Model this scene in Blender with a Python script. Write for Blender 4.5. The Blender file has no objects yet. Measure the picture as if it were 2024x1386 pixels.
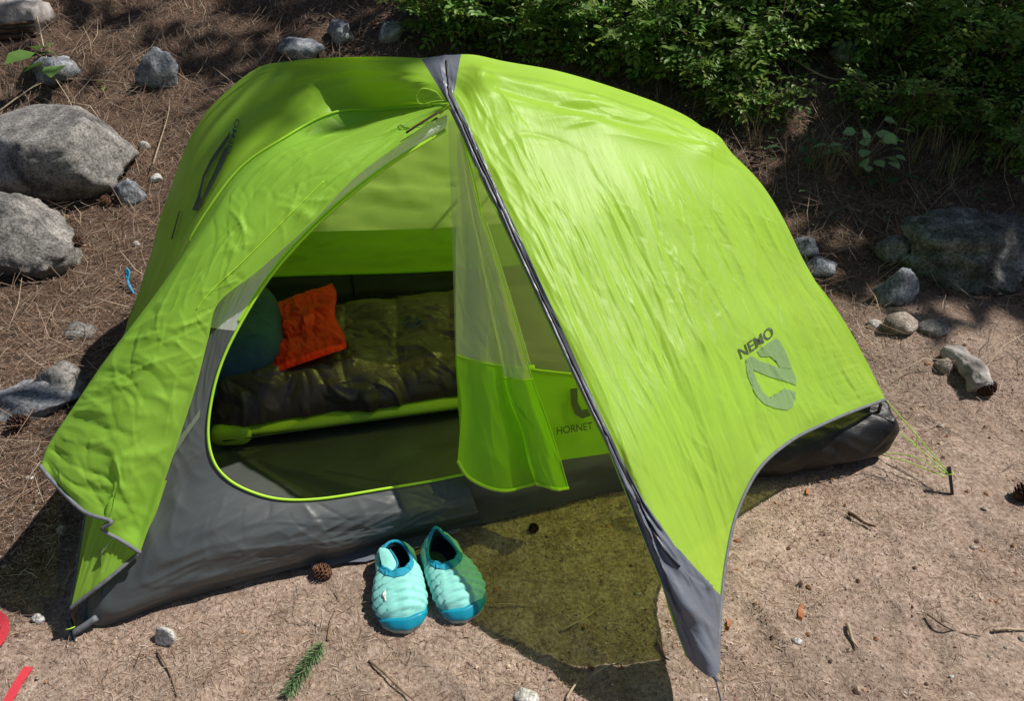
import bpy, bmesh, math, random
import numpy as np
from mathutils import Vector, noise as mnoise

random.seed(7)
rng = np.random.default_rng(11)
scene = bpy.context.scene
COL = scene.collection

# ------------------------------------------------------------------ camera
FPX, PITCH, CAMH = 1600.0, math.radians(34), 1.6          # focal length in photo pixels, pitch, height
cam_d = bpy.data.cameras.new('camera'); cam_d.sensor_width = 36.0
cam_d.lens = FPX / 2024 * 36; cam_d.clip_start = 0.05; cam_d.clip_end = 300
cam = bpy.data.objects.new('camera', cam_d); COL.objects.link(cam)
cam.location = (0, 0, CAMH); cam.rotation_euler = (math.pi / 2 - PITCH, 0, 0)
scene.camera = cam
# ------------------------------------------------------------------ light
SUN_EL, SUN_AZ = math.radians(55), math.radians(17)       # azimuth from +X towards +Y
SUN = np.array([math.cos(SUN_AZ) * math.cos(SUN_EL), math.sin(SUN_AZ) * math.cos(SUN_EL), math.sin(SUN_EL)])
world = bpy.data.worlds.new('World'); scene.world = world; world.use_nodes = True
wn = world.node_tree; bg = wn.nodes['Background']
sky = wn.nodes.new('ShaderNodeTexSky'); sky.sky_type = 'NISHITA'; sky.sun_disc = False
sky.sun_elevation = SUN_EL; sky.sun_rotation = math.pi / 2 - SUN_AZ
wn.links.new(sky.outputs[0], bg.inputs[0]); bg.inputs[1].default_value = 0.05
sl = bpy.data.lights.new('sun', 'SUN'); sl.energy = 4.6; sl.angle = math.radians(0.53); sl.color = (1.0, 0.955, 0.88)
sun = bpy.data.objects.new('sun', sl); COL.objects.link(sun)
sun.rotation_euler = Vector(-SUN).to_track_quat('-Z', 'Y').to_euler()
sun.location = (6, 3, 9)
vs = scene.view_settings; vs.view_transform = 'Standard'; vs.look = 'None'; vs.exposure = 0.12; vs.gamma = 1
scene.cycles.use_denoising = True; scene.cycles.max_bounces = 10
scene.cycles.transparent_max_bounces = 16; scene.cycles.transmission_bounces = 8

# ------------------------------------------------------------------ maths helpers
V = lambda *a: np.array(a, float)
CT, ST = math.cos(PITCH), math.sin(PITCH)
CAM = V(0, 0, CAMH)
def ray(p):
    x = (p[0] - 1012) / FPX; y = (693 - p[1]) / FPX
    return V(x, CT + y * ST, -ST + y * CT)
def gz(p, z=0.0):                       # pixel -> point on the level z
    d = ray(p); return CAM + d * ((CAMH - z) / -d[2])
def dp(p, dep):                         # pixel -> point at axial depth
    return CAM + ray(p) * dep
def onpl(p, P0, n):
    d = ray(p); return CAM + d * (np.dot(np.asarray(P0) - CAM, n) / np.dot(d, n))
def proj(P):
    v = np.asarray(P) - CAM
    dep = v[..., 1] * CT - v[..., 2] * ST; up = v[..., 1] * ST + v[..., 2] * CT
    return np.stack([1012 + FPX * v[..., 0] / dep, 693 - FPX * up / dep, dep], -1)
def depth(P): return float(proj(P)[2])
def unit(v): v = np.asarray(v, float); return v / (np.linalg.norm(v, axis=-1, keepdims=True) + 1e-12)
UP = V(0, 0, 1)
def vplane(a, b): return np.cross(np.asarray(b) - np.asarray(a), UP)
def spline(pts, n, uniform=False):      # Catmull-Rom through pts, n samples by arc length
    P = np.asarray(pts, float)
    if len(P) == 2:
        t = np.linspace(0, 1, n)[:, None]; return P[0] * (1 - t) + P[1] * t
    Q = np.vstack([2 * P[0] - P[1], P, 2 * P[-1] - P[-2]])
    out = []
    m = 14
    for i in range(1, len(Q) - 2):
        p0, p1, p2, p3 = Q[i - 1], Q[i], Q[i + 1], Q[i + 2]
        t = np.linspace(0, 1, m, endpoint=False)[:, None]
        out.append(0.5 * (2 * p1 + (p2 - p0) * t + (2 * p0 - 5 * p1 + 4 * p2 - p3) * t ** 2 + (3 * p1 - p0 - 3 * p2 + p3) * t ** 3))
    C = np.vstack(out + [P[-1:]])
    if uniform: s = np.arange(len(C)).astype(float)
    else: s = np.r_[0, np.cumsum(np.linalg.norm(np.diff(C, axis=0), axis=1))]
    q = np.linspace(0, s[-1], n)
    return np.stack([np.interp(q, s, C[:, k]) for k in range(C.shape[1])], 1)
def sm(a, b, x): t = np.clip((x - a) / (b - a), 0, 1); return t * t * (3 - 2 * t)
_perm = {}
def pn(x, y, seed=0):                   # vectorised 2D gradient noise, about -0.7..0.7
    x, y = np.broadcast_arrays(np.asarray(x, float), np.asarray(y, float))
    if seed not in _perm:
        _perm[seed] = np.random.default_rng(seed + 100).uniform(0, 2 * np.pi, (256, 256))
    G = _perm[seed]
    xi = np.floor(x).astype(int); yi = np.floor(y).astype(int); xf = x - xi; yf = y - yi
    f = lambda t: t * t * t * (t * (t * 6 - 15) + 10)
    def d(ix, iy, fx, fy):
        a = G[ix % 256, iy % 256]; return np.cos(a) * fx + np.sin(a) * fy
    u, v = f(xf), f(yf)
    a = d(xi, yi, xf, yf) * (1 - u) + d(xi + 1, yi, xf - 1, yf) * u
    b = d(xi, yi + 1, xf, yf - 1) * (1 - u) + d(xi + 1, yi + 1, xf - 1, yf - 1) * u
    return a * (1 - v) + b * v
def fb(x, y, o=4, seed=0):
    r = 0; a = 1.0
    for k in range(o): r = r + a * pn(x * 2 ** k + 7.3 * k, y * 2 ** k + 3.1 * k, seed + k); a *= 0.5
    return r
def ridged(x, y, seed=0): return 1 - np.abs(pn(x, y, seed)) * 2.2

def creases(a, b, n, seed, ang, sd, l0, l1, amp, wid, ra=(0, 1), rb=(0, 1), sx=1.0, sy=1.0):
    # sharp fold lines: random straight segments with a pointed profile, on a parameter grid scaled to metres
    r = np.random.default_rng(seed); a, b = np.broadcast_arrays(a, b); X_, Y_ = a * sx, b * sy
    H_ = np.zeros(X_.shape); a1, b1 = a[:, 0], b[0]
    for _ in range(n):
        cx, cy = r.uniform(*ra) * sx, r.uniform(*rb) * sy; th = ang + r.normal(0, sd); l = r.uniform(l0, l1); w = wid * r.uniform(.6, 1.6)
        A_ = amp * r.uniform(.35, 1) * (1 if r.uniform() < .7 else -1); dx, dy = math.cos(th), math.sin(th); bend = r.normal(0, .10)
        ex, ey = abs(dx) * l / 2 + 5 * w, abs(dy) * l / 2 + 5 * w
        i = np.where(np.abs(a1 * sx - cx) < ex)[0]; j = np.where(np.abs(b1 * sy - cy) < ey)[0]
        if len(i) < 2 or len(j) < 2: continue
        sl_ = (slice(i[0], i[-1] + 1), slice(j[0], j[-1] + 1))
        qx, qy = X_[sl_] - cx, Y_[sl_] - cy; t = (qx * dx + qy * dy) / (l / 2); d = np.abs(-qx * dy + qy * dx + bend * l * (t * t - .3))
        side = 0.6 + 0.4 * np.sign(-qx * dy + qy * dx)
        H_[sl_] += A_ * np.exp(-d / (w * (0.7 + side))) * np.clip(1 - t * t, 0, 1) ** 0.7
    return H_

# ------------------------------------------------------------------ terrain
def terr(x, y):
    x = np.asarray(x, float); y = np.asarray(y, float)
    q = y - (3.05 - 0.10 * np.clip(x, -4, 4))
    z = 0.42 * (np.sqrt(q * q + 0.25) + q) / 2 - 0.012
    far = np.clip(y - 9, 0, 60); z = z - 0.18 * far * far / (far + 8)
    back = np.clip(-y - 1, 0, 60); z = z - 0.02 * back
    amp = 0.008 + 0.05 * sm(2.8, 4.2, y) + 0.02 * sm(1.3, 2.2, -x)
    z = z + amp * fb(x * 1.7 + 3, y * 1.7, 4, 3) * sm(40, 12, np.hypot(x, y))
    # little heap of earth on the right by the half-buried log
    z = z + 0.05 * np.exp(-(((x - 1.45) / 0.35) ** 2 + ((y - 2.35) / 0.25) ** 2))
    inside = np.exp(-(((x - 0.0) / 1.0) ** 4 + ((y - 2.0) / 0.7) ** 4))
    return z * (1 - inside) + (-0.012) * inside
def tp(p, dz=0.0):                      # pixel -> point on the terrain (+dz)
    d = ray(p); lo, hi = 0.3, 14.0
    ts = np.arange(0.6, 14, 0.02); Q = CAM + d * ts[:, None]
    below = Q[:, 2] < terr(Q[:, 0], Q[:, 1]) + dz
    k = int(np.argmax(below)) if below.any() else len(ts) - 1
    lo, hi = ts[max(k - 1, 0)], ts[k]
    for _ in range(18):
        m = (lo + hi) / 2; q = CAM + d * m
        if q[2] < terr(q[0], q[1]) + dz: hi = m
        else: lo = m
    return CAM + d * hi
def on(x, y, dz=0.0): return V(x, y, float(terr(x, y)) + dz)

_fp = [(0.75, 1.35, 0.5), (1.25, 1.45, 2.2), (0.95, 1.15, 1.2), (1.45, 1.2, 0.2), (-0.55, 1.12, 0.8), (-0.2, 1.05, 2.5), (0.15, 1.08, 1.7), (1.7, 1.75, 1.0), (1.2, 1.95, 2.8), (0.55, 1.2, 2.0)]
def micro(x, y):                        # small relief of the soil: clods and a few blurred footprints
    z = 0.006 * fb(x * 9, y * 9, 3, 5) + 0.0045 * fb(x * 23, y * 23, 2, 8) * (y < 4)
    for fx_, fy_, a in _fp:
        dx, dy = x - fx_, y - fy_; u = (dx * math.cos(a) + dy * math.sin(a)) / 0.13; v = (-dx * math.sin(a) + dy * math.cos(a)) / 0.05
        r = u * u + v * v; z = z - 0.010 * np.exp(-r ** 2) + 0.006 * np.exp(-((np.sqrt(r) - 1.25) / 0.25) ** 2)
    return z

# ------------------------------------------------------------------ object helpers
def mesh_obj(name, verts, faces, mat, parent=None, smooth=True, uv=None, colors=None):
    me = bpy.data.meshes.new(name)
    verts = np.asarray(verts, float)
    if isinstance(faces, np.ndarray):
        k = faces.shape[1]; n = len(faces)
        me.vertices.add(len(verts)); me.vertices.foreach_set('co', verts.ravel())
        me.loops.add(n * k); me.loops.foreach_set('vertex_index', faces.ravel().astype(np.int32))
        me.polygons.add(n); me.polygons.foreach_set('loop_start', np.arange(0, n * k, k, dtype=np.int32))
        me.update(calc_edges=True); me.validate()
    else:
        me.from_pydata(verts.tolist(), [], faces); me.update()
    if uv is not None:
        ul = me.uv_layers.new(name='UVMap')
        vi = np.zeros(len(me.loops), np.int32); me.loops.foreach_get('vertex_index', vi)
        ul.data.foreach_set('uv', np.asarray(uv, float)[vi].ravel())
    if colors is not None:
        at = me.color_attributes.new('Col', 'FLOAT_COLOR', 'POINT')
        c = np.ones((len(verts), 4)); c[:, :3] = colors; at.data.foreach_set('color', c.ravel())
    me.polygons.foreach_set('use_smooth', np.full(len(me.polygons), smooth))
    if mat: me.materials.append(mat)
    o = bpy.data.objects.new(name, me); COL.objects.link(o)
    if parent is not None: o.parent = parent
    return o
def empty(name, loc=None):
    o = bpy.data.objects.new(name, None); COL.objects.link(o); o.empty_display_size = 0.1
    return o
def tag(o, label=None, cat=None, group=None, kind=None):
    if label: o['label'] = label
    if cat: o['category'] = cat
    if group: o['group'] = group
    if kind: o['kind'] = kind
    return o
def gridf(nu, nv, close_u=False):
    i, j = np.meshgrid(np.arange(nu if close_u else nu - 1), np.arange(nv - 1), indexing='ij')
    i2 = (i + 1) % nu
    return np.stack([i * nv + j, i2 * nv + j, i2 * nv + j + 1, i * nv + j + 1], -1).reshape(-1, 4)
def gnorm(S):
    du = np.gradient(S, axis=0); dv = np.gradient(S, axis=1)
    return unit(np.cross(du, dv))
def uvm(S):                             # uv in metres from average arc length
    du = np.linalg.norm(np.diff(S, axis=0), axis=2); dv = np.linalg.norm(np.diff(S, axis=1), axis=2)
    u = np.vstack([np.zeros((1, S.shape[1])), np.cumsum(du, 0)]); v = np.hstack([np.zeros((S.shape[0], 1)), np.cumsum(dv, 1)])
    return np.stack([u, v], -1).reshape(-1, 2)
def sheet(name, S, mat, parent=None, close_u=False):
    return mesh_obj(name, S.reshape(-1, 3), gridf(S.shape[0], S.shape[1], close_u), mat, parent, True, uvm(S))
def coons(c0, c1, d0, d1):              # c0,c1: [nu] at v=0,1 ; d0,d1: [nv] at u=0,1
    nu, nv = len(c0), len(d0)
    u = np.linspace(0, 1, nu)[:, None, None]; v = np.linspace(0, 1, nv)[None, :, None]
    A = (1 - v) * c0[:, None] + v * c1[:, None]
    B = (1 - u) * d0[None] + u * d1[None]
    C = (1 - u) * (1 - v) * c0[0] + u * (1 - v) * c0[-1] + (1 - u) * v * c1[0] + u * v * c1[-1]
    return A + B - C
def tube_geo(pts, r, k=6):
    P = np.asarray(pts, float); n = len(P)
    r = np.broadcast_to(np.asarray(r, float), (n,))
    T = unit(np.gradient(P, axis=0))
    ref = UP if abs(T[:, 2]).mean() < 0.9 else V(1, 0, 0)
    N = unit(np.cross(T, ref)); B = np.cross(T, N)
    a = np.linspace(0, 2 * np.pi, k, endpoint=False)
    R = P[:, None] + r[:, None, None] * (np.cos(a)[None, :, None] * N[:, None] + np.sin(a)[None, :, None] * B[:, None])
    faces = []
    for i in range(n - 1):
        for j in range(k):
            faces.append((i * k + j, i * k + (j + 1) % k, (i + 1) * k + (j + 1) % k, (i + 1) * k + j))
    faces.append(tuple(range(k - 1, -1, -1))); faces.append(tuple((n - 1) * k + j for j in range(k)))
    return R.reshape(-1, 3), faces
def tube(name, pts, r, mat, parent=None, k=6, smooth=True):
    v, f = tube_geo(pts, r, k); return mesh_obj(name, v, f, mat, parent, smooth)
def band(name, A_, B_, mat, parent=None, off=0.0):
    S = np.stack([np.asarray(A_), np.asarray(B_)], 1)
    return sheet(name, S, mat, parent)
class MB:                               # joins several small pieces of one part
    def __init__(s): s.v = []; s.f = []; s.c = []
    def add(s, v, f, c=None):
        b = sum(len(x) for x in s.v); s.v.append(np.asarray(v, float)); s.f += [tuple(b + i for i in q) for q in f]
        if c is not None: s.c.append(np.tile(np.asarray(c, float), (len(v), 1)))
    def build(s, name, mat, parent=None, smooth=True):
        return mesh_obj(name, np.vstack(s.v), s.f, mat, parent, smooth, None, np.vstack(s.c) if s.c else None)

# ------------------------------------------------------------------ materials
def newmat(name):
    m = bpy.data.materials.new(name); m.use_nodes = True; nt = m.node_tree; nt.nodes.clear()
    out = nt.nodes.new('ShaderNodeOutputMaterial'); return m, nt, out
def N(nt, t, **kw):
    n = nt.nodes.new(t)
    for k, v in kw.items():
        if k in n.inputs: n.inputs[k].default_value = v
        else: setattr(n, k, v)
    return n
def L(nt, a, b): nt.links.new(a, b)
def rgba(c): return (c[0], c[1], c[2], 1)
def ramp(nt, src, stops):
    r = N(nt, 'ShaderNodeValToRGB'); e = r.color_ramp.elements
    while len(e) < len(stops): e.new(0.5)
    for x, (p, c) in zip(e, stops): x.position = p; x.color = rgba(c)
    L(nt, src, r.inputs[0]); return r.outputs[0]
def uvcoord(nt, sx=1, sy=1):
    u = N(nt, 'ShaderNodeUVMap'); mp = N(nt, 'ShaderNodeMapping'); mp.inputs['Scale'].default_value = (sx, sy, 1)
    L(nt, u.outputs[0], mp.inputs[0]); return mp.outputs[0]
def nylon(name, col, tcol, trans=0.4, clear=0.05, rough=0.42, spec=0.35, crinkle=0.35, sx=40, sy=40, vary=0.12, bumpd=0.004):
    m, nt, out = newmat(name)
    uv = uvcoord(nt, sx, sy)
    n1 = N(nt, 'ShaderNodeTexNoise', Scale=1.0, Detail=4.0, Roughness=0.6); n1.inputs['Distortion'].default_value = 0.8
    L(nt, uv, n1.inputs['Vector'])
    ab = N(nt, 'ShaderNodeMath', operation='SUBTRACT'); L(nt, n1.outputs[0], ab.inputs[0]); ab.inputs[1].default_value = 0.5
    ab2 = N(nt, 'ShaderNodeMath', operation='ABSOLUTE'); L(nt, ab.outputs[0], ab2.inputs[0])
    bp = N(nt, 'ShaderNodeBump', Strength=crinkle, Distance=bumpd); bp.invert = True
    L(nt, ab2.outputs[0], bp.inputs['Height'])
    n2 = N(nt, 'ShaderNodeTexNoise', Scale=5.0, Detail=3.0)
    L(nt, uvcoord(nt), n2.inputs['Vector'])
    hs = N(nt, 'ShaderNodeHueSaturation'); hs.inputs['Color'].default_value = rgba(col)
    mr = N(nt, 'ShaderNodeMapRange'); mr.inputs[1].default_value = 0.3; mr.inputs[2].default_value = 0.7
    mr.inputs[3].default_value = 1 - vary; mr.inputs[4].default_value = 1 + vary
    L(nt, n2.outputs[0], mr.inputs[0]); L(nt, mr.outputs[0], hs.inputs['Value'])
    p = N(nt, 'ShaderNodeBsdfPrincipled', Roughness=rough); p.inputs['Specular IOR Level'].default_value = spec
    L(nt, hs.outputs[0], p.inputs['Base Color']); L(nt, bp.outputs[0], p.inputs['Normal'])
    t = N(nt, 'ShaderNodeBsdfTranslucent'); t.inputs[0].default_value = rgba(tcol); L(nt, bp.outputs[0], t.inputs['Normal'])
    mx = N(nt, 'ShaderNodeMixShader'); mx.inputs[0].default_value = trans
    L(nt, p.outputs[0], mx.inputs[1]); L(nt, t.outputs[0], mx.inputs[2])
    last = mx
    if clear > 0:
        tr = N(nt, 'ShaderNodeBsdfTransparent'); tr.inputs[0].default_value = rgba(tcol)
        m2 = N(nt, 'ShaderNodeMixShader'); m2.inputs[0].default_value = clear
        L(nt, mx.outputs[0], m2.inputs[1]); L(nt, tr.outputs[0], m2.inputs[2]); last = m2
    L(nt, last.outputs[0], out.inputs[0]); return m
def netting(name, col, open_=0.6):
    m, nt, out = newmat(name)
    d = N(nt, 'ShaderNodeBsdfDiffuse'); d.inputs[0].default_value = rgba(col)
    t = N(nt, 'ShaderNodeBsdfTranslucent'); t.inputs[0].default_value = rgba(col)
    a = N(nt, 'ShaderNodeMixShader'); a.inputs[0].default_value = 0.5; L(nt, d.outputs[0], a.inputs[1]); L(nt, t.outputs[0], a.inputs[2])
    tr = N(nt, 'ShaderNodeBsdfTransparent')
    b = N(nt, 'ShaderNodeMixShader'); b.inputs[0].default_value = open_
    L(nt, a.outputs[0], b.inputs[1]); L(nt, tr.outputs[0], b.inputs[2]); L(nt, b.outputs[0], out.inputs[0]); return m
def plain(name, col, rough=0.6, spec=0.3, noise=0.0, scale=30, bump=0.0, metallic=0.0, bd=0.003):
    m, nt, out = newmat(name)
    p = N(nt, 'ShaderNodeBsdfPrincipled', Roughness=rough); p.inputs['Specular IOR Level'].default_value = spec
    p.inputs['Metallic'].default_value = metallic
    p.inputs['Base Color'].default_value = rgba(col)
    if noise or bump:
        tc = N(nt, 'ShaderNodeTexCoord'); n1 = N(nt, 'ShaderNodeTexNoise', Scale=scale, Detail=5.0); L(nt, tc.outputs['Object'], n1.inputs['Vector'])
        if noise:
            c = np.array(col)
            L(nt, ramp(nt, n1.outputs[0], [(0.3, c * (1 - noise)), (0.7, np.minimum(c * (1 + noise), 1))]), p.inputs['Base Color'])
        if bump:
            bp = N(nt, 'ShaderNodeBump', Strength=bump, Distance=bd); L(nt, n1.outputs[0], bp.inputs['Height']); L(nt, bp.outputs[0], p.inputs['Normal'])
    L(nt, p.outputs[0], out.inputs[0]); return m
def vcol(name, rough=0.7, spec=0.2, trans=0.0):
    m, nt, out = newmat(name)
    a = N(nt, 'ShaderNodeVertexColor'); a.layer_name = 'Col'
    p = N(nt, 'ShaderNodeBsdfPrincipled', Roughness=rough); p.inputs['Specular IOR Level'].default_value = spec
    L(nt, a.outputs[0], p.inputs['Base Color']); last = p
    if trans:
        t = N(nt, 'ShaderNodeBsdfTranslucent'); L(nt, a.outputs[0], t.inputs[0])
        mx = N(nt, 'ShaderNodeMixShader'); mx.inputs[0].default_value = trans
        L(nt, p.outputs[0], mx.inputs[1]); L(nt, t.outputs[0], mx.inputs[2]); last = mx
    L(nt, last.outputs[0], out.inputs[0]); return m
def stone(name, c0, c1, c2, scale=9.0, lichen=None):
    m, nt, out = newmat(name)
    tc = N(nt, 'ShaderNodeTexCoord')
    n1 = N(nt, 'ShaderNodeTexNoise', Scale=scale, Detail=8.0, Roughness=0.65); L(nt, tc.outputs['Object'], n1.inputs['Vector'])
    n2 = N(nt, 'ShaderNodeTexNoise', Scale=scale * 11, Detail=3.0, Roughness=0.7); L(nt, tc.outputs['Object'], n2.inputs['Vector'])
    a = ramp(nt, n1.outputs[0], [(0.36, c0), (0.5, c1), (0.63, c2)])
    b = ramp(nt, n2.outputs[0], [(0.36, (0.22, 0.21, 0.21)), (0.5, (0.9, 0.9, 0.9)), (0.64, (1.35, 1.35, 1.35))])
    mx = N(nt, 'ShaderNodeMix', data_type='RGBA', blend_type='MULTIPLY'); mx.inputs[0].default_value = 0.75
    L(nt, a, mx.inputs[6]); L(nt, b, mx.inputs[7])
    p = N(nt, 'ShaderNodeBsdfPrincipled', Roughness=0.85); p.inputs['Specular IOR Level'].default_value = 0.2
    L(nt, mx.outputs[2], p.inputs['Base Color'])
    ad = N(nt, 'ShaderNodeMath', operation='MULTIPLY_ADD'); L(nt, n2.outputs[0], ad.inputs[0]); ad.inputs[1].default_value = 0.35; L(nt, n1.outputs[0], ad.inputs[2])
    bp = N(nt, 'ShaderNodeBump', Strength=0.7, Distance=0.012); L(nt, ad.outputs[0], bp.inputs['Height']); L(nt, bp.outputs[0], p.inputs['Normal'])
    L(nt, p.outputs[0], out.inputs[0]); return m

GREEN, GT = (0.54, 0.90, 0.10), (0.78, 0.92, 0.17)
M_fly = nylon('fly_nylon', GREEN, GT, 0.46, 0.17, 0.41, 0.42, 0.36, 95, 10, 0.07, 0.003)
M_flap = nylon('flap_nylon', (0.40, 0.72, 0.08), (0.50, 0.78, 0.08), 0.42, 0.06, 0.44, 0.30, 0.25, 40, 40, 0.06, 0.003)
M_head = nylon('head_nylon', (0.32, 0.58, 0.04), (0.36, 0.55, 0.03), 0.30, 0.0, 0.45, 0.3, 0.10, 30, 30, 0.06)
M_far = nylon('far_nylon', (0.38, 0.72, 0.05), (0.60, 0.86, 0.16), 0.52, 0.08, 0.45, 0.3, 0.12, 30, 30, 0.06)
M_inner = nylon('inner_green_nylon', (0.40, 0.80, 0.05), (0.55, 0.85, 0.05), 0.5, 0.04, 0.4, 0.3, 0.30, 24, 24, 0.1)
M_band = nylon('inner_band_nylon', (0.30, 0.56, 0.06), (0.4, 0.62, 0.06), 0.42, 0.0, 0.42, 0.3, 0.30, 24, 24, 0.12)
M_grey = nylon('grey_nylon', (0.082, 0.092, 0.096), (0.05, 0.05, 0.05), 0.05, 0.0, 0.40, 0.55, 0.16, 14, 30, 0.1)
M_strip = nylon('strip_grey_nylon', (0.15, 0.165, 0.20), (0.1, 0.1, 0.12), 0.08, 0.0, 0.36, 0.5, 0.3, 90, 14, 0.12)
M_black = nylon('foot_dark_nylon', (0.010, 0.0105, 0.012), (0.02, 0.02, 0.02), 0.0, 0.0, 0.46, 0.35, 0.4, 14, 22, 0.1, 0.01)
M_floor = nylon('floor_nylon', (0.075, 0.08, 0.076), (0.1, 0.1, 0.1), 0.0, 0.0, 0.38, 0.5, 0.35, 14, 30, 0.1, 0.006)
M_net = netting('insect_netting', (0.70, 0.76, 0.66), 0.52)
M_net_door = netting('door_netting', (0.74, 0.80, 0.66), 0.34)
M_netf = netting('far_netting', (0.40, 0.60, 0.16), 0.62)
M_netw = nylon('sun_bright_netting', (0.86, 0.90, 0.89), (0.85, 0.92, 0.88), 0.45, 0.15, 0.5, 0.2, 0.15, 20, 20, 0.05)  # netting edge; sun shining through it is put into the bright colour
M_piping = nylon('lime_piping', (0.50, 0.85, 0.06), (0.5, 0.8, 0.05), 0.15, 0, 0.45, 0.3, 0.1, 20, 20, 0.05)
M_trim = plain('grey_webbing', (0.16, 0.17, 0.19), 0.6, 0.3, 0.2, 60, 0.3)
M_zip = plain('black_zip', (0.015, 0.015, 0.018), 0.5, 0.4)
M_pole = plain('brown_pole', (0.06, 0.045, 0.035), 0.35, 0.5, metallic=0.3)
M_cord = plain('lime_cord', (0.42, 0.75, 0.06), 0.6, 0.3)
M_print = nylon('dark_print', (0.060, 0.085, 0.045), (0.05, 0.07, 0.02), 0.08, 0, 0.45, 0.35, 0.2, 60, 22, 0.1)
M_print_hard = nylon('grey_print', (0.28, 0.43, 0.18), (0.25, 0.38, 0.06), 0.3, 0, 0.42, 0.4, 0.25, 60, 22, 0.15)
M_pad = nylon('pad_lime', (0.46, 0.66, 0.05), (0.4, 0.5, 0.02), 0.06, 0, 0.42, 0.4, 0.18, 20, 20, 0.05)
M_bag = nylon('bag_olive_black', (0.070, 0.042, 0.046), (0.02, 0.02, 0.01), 0.0, 0, 0.36, 0.6, 0.35, 40, 40, 0.2, 0.006)
M_pillow = plain('pillow_teal', (0.036, 0.085, 0.16), 0.75, 0.2, 0.15, 40, 0.1)
M_pillowb = plain('pillow_blue', (0.02, 0.08, 0.17), 0.65, 0.3, 0.15, 40, 0.1)
M_red = nylon('sack_orange', (0.95, 0.032, 0.014), (0.95, 0.04, 0.01), 0.2, 0, 0.4, 0.4, 0.5, 30, 30, 0.1, 0.006)
M_aqua = plain('slipper_aqua', (0.27, 0.68, 0.62), 0.6, 0.3, 0.08, 60, 0.15)
M_teal = plain('slipper_rubber_teal', (0.006, 0.27, 0.40), 0.38, 0.45, 0.06, 50, 0.05)
M_collar = plain('slipper_collar_blue', (0.02, 0.30, 0.45), 0.7, 0.2, 0.1, 80, 0.2)
M_lining = plain('slipper_lining', (0.012, 0.03, 0.035), 0.9, 0.1, 0.3, 120, 0.3)
M_sole = plain('slipper_sole', (0.55, 0.56, 0.48), 0.7, 0.2, 0.2, 60, 0.2)
M_white = plain('white_mark', (0.75, 0.74, 0.70), 0.6, 0.2)
M_needle = vcol('needle_litter', 0.75, 0.15)
M_leaf = vcol('leaf_green', 0.45, 0.35, 0.35)
M_bark = plain('bark', (0.10, 0.065, 0.045), 0.9, 0.1, 0.5, 18, 0.8, bd=0.02)
M_twig = plain('dry_twig', (0.20, 0.14, 0.10), 0.85, 0.15, 0.4, 60, 0.4)
M_twigp = plain('pale_dry_stem', (0.42, 0.33, 0.23), 0.8, 0.15, 0.3, 60, 0.3)
M_oldwood = plain('weathered_wood', (0.34, 0.31, 0.29), 0.9, 0.1, 0.55, 14, 0.9, bd=0.02)
M_cone = plain('cone_brown', (0.20, 0.10, 0.06), 0.8, 0.2, 0.35, 50, 0.3)
M_coned = plain('cone_dark', (0.07, 0.035, 0.025), 0.8, 0.2, 0.35, 50, 0.3)
M_strap = plain('red_webbing', (0.62, 0.05, 0.07), 0.65, 0.25, 0.12, 200, 0.3)
M_metal = plain('stake_metal', (0.05, 0.055, 0.06), 0.3, 0.6, metallic=0.6)
M_cyan = plain('blue_cord', (0.03, 0.32, 0.55), 0.5, 0.3)
M_rockg = stone('granite_grey', (0.10, 0.098, 0.095), (0.24, 0.225, 0.21), (0.36, 0.34, 0.315))
M_rockb = stone('granite_blue', (0.10, 0.11, 0.125), (0.22, 0.235, 0.26), (0.42, 0.43, 0.45))
M_rockt = stone('stone_tan', (0.22, 0.18, 0.145), (0.36, 0.30, 0.25), (0.46, 0.40, 0.34), 14)
M_rockw = stone('stone_pale', (0.42, 0.40, 0.36), (0.62, 0.60, 0.56), (0.75, 0.73, 0.70), 14)
M_rockd = stone('granite_dark', (0.06, 0.062, 0.055), (0.14, 0.14, 0.125), (0.30, 0.30, 0.28))
M_bark_chip = plain('bark_chip_orange', (0.40, 0.17, 0.08), 0.85, 0.1, 0.3, 60, 0.3)

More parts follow.
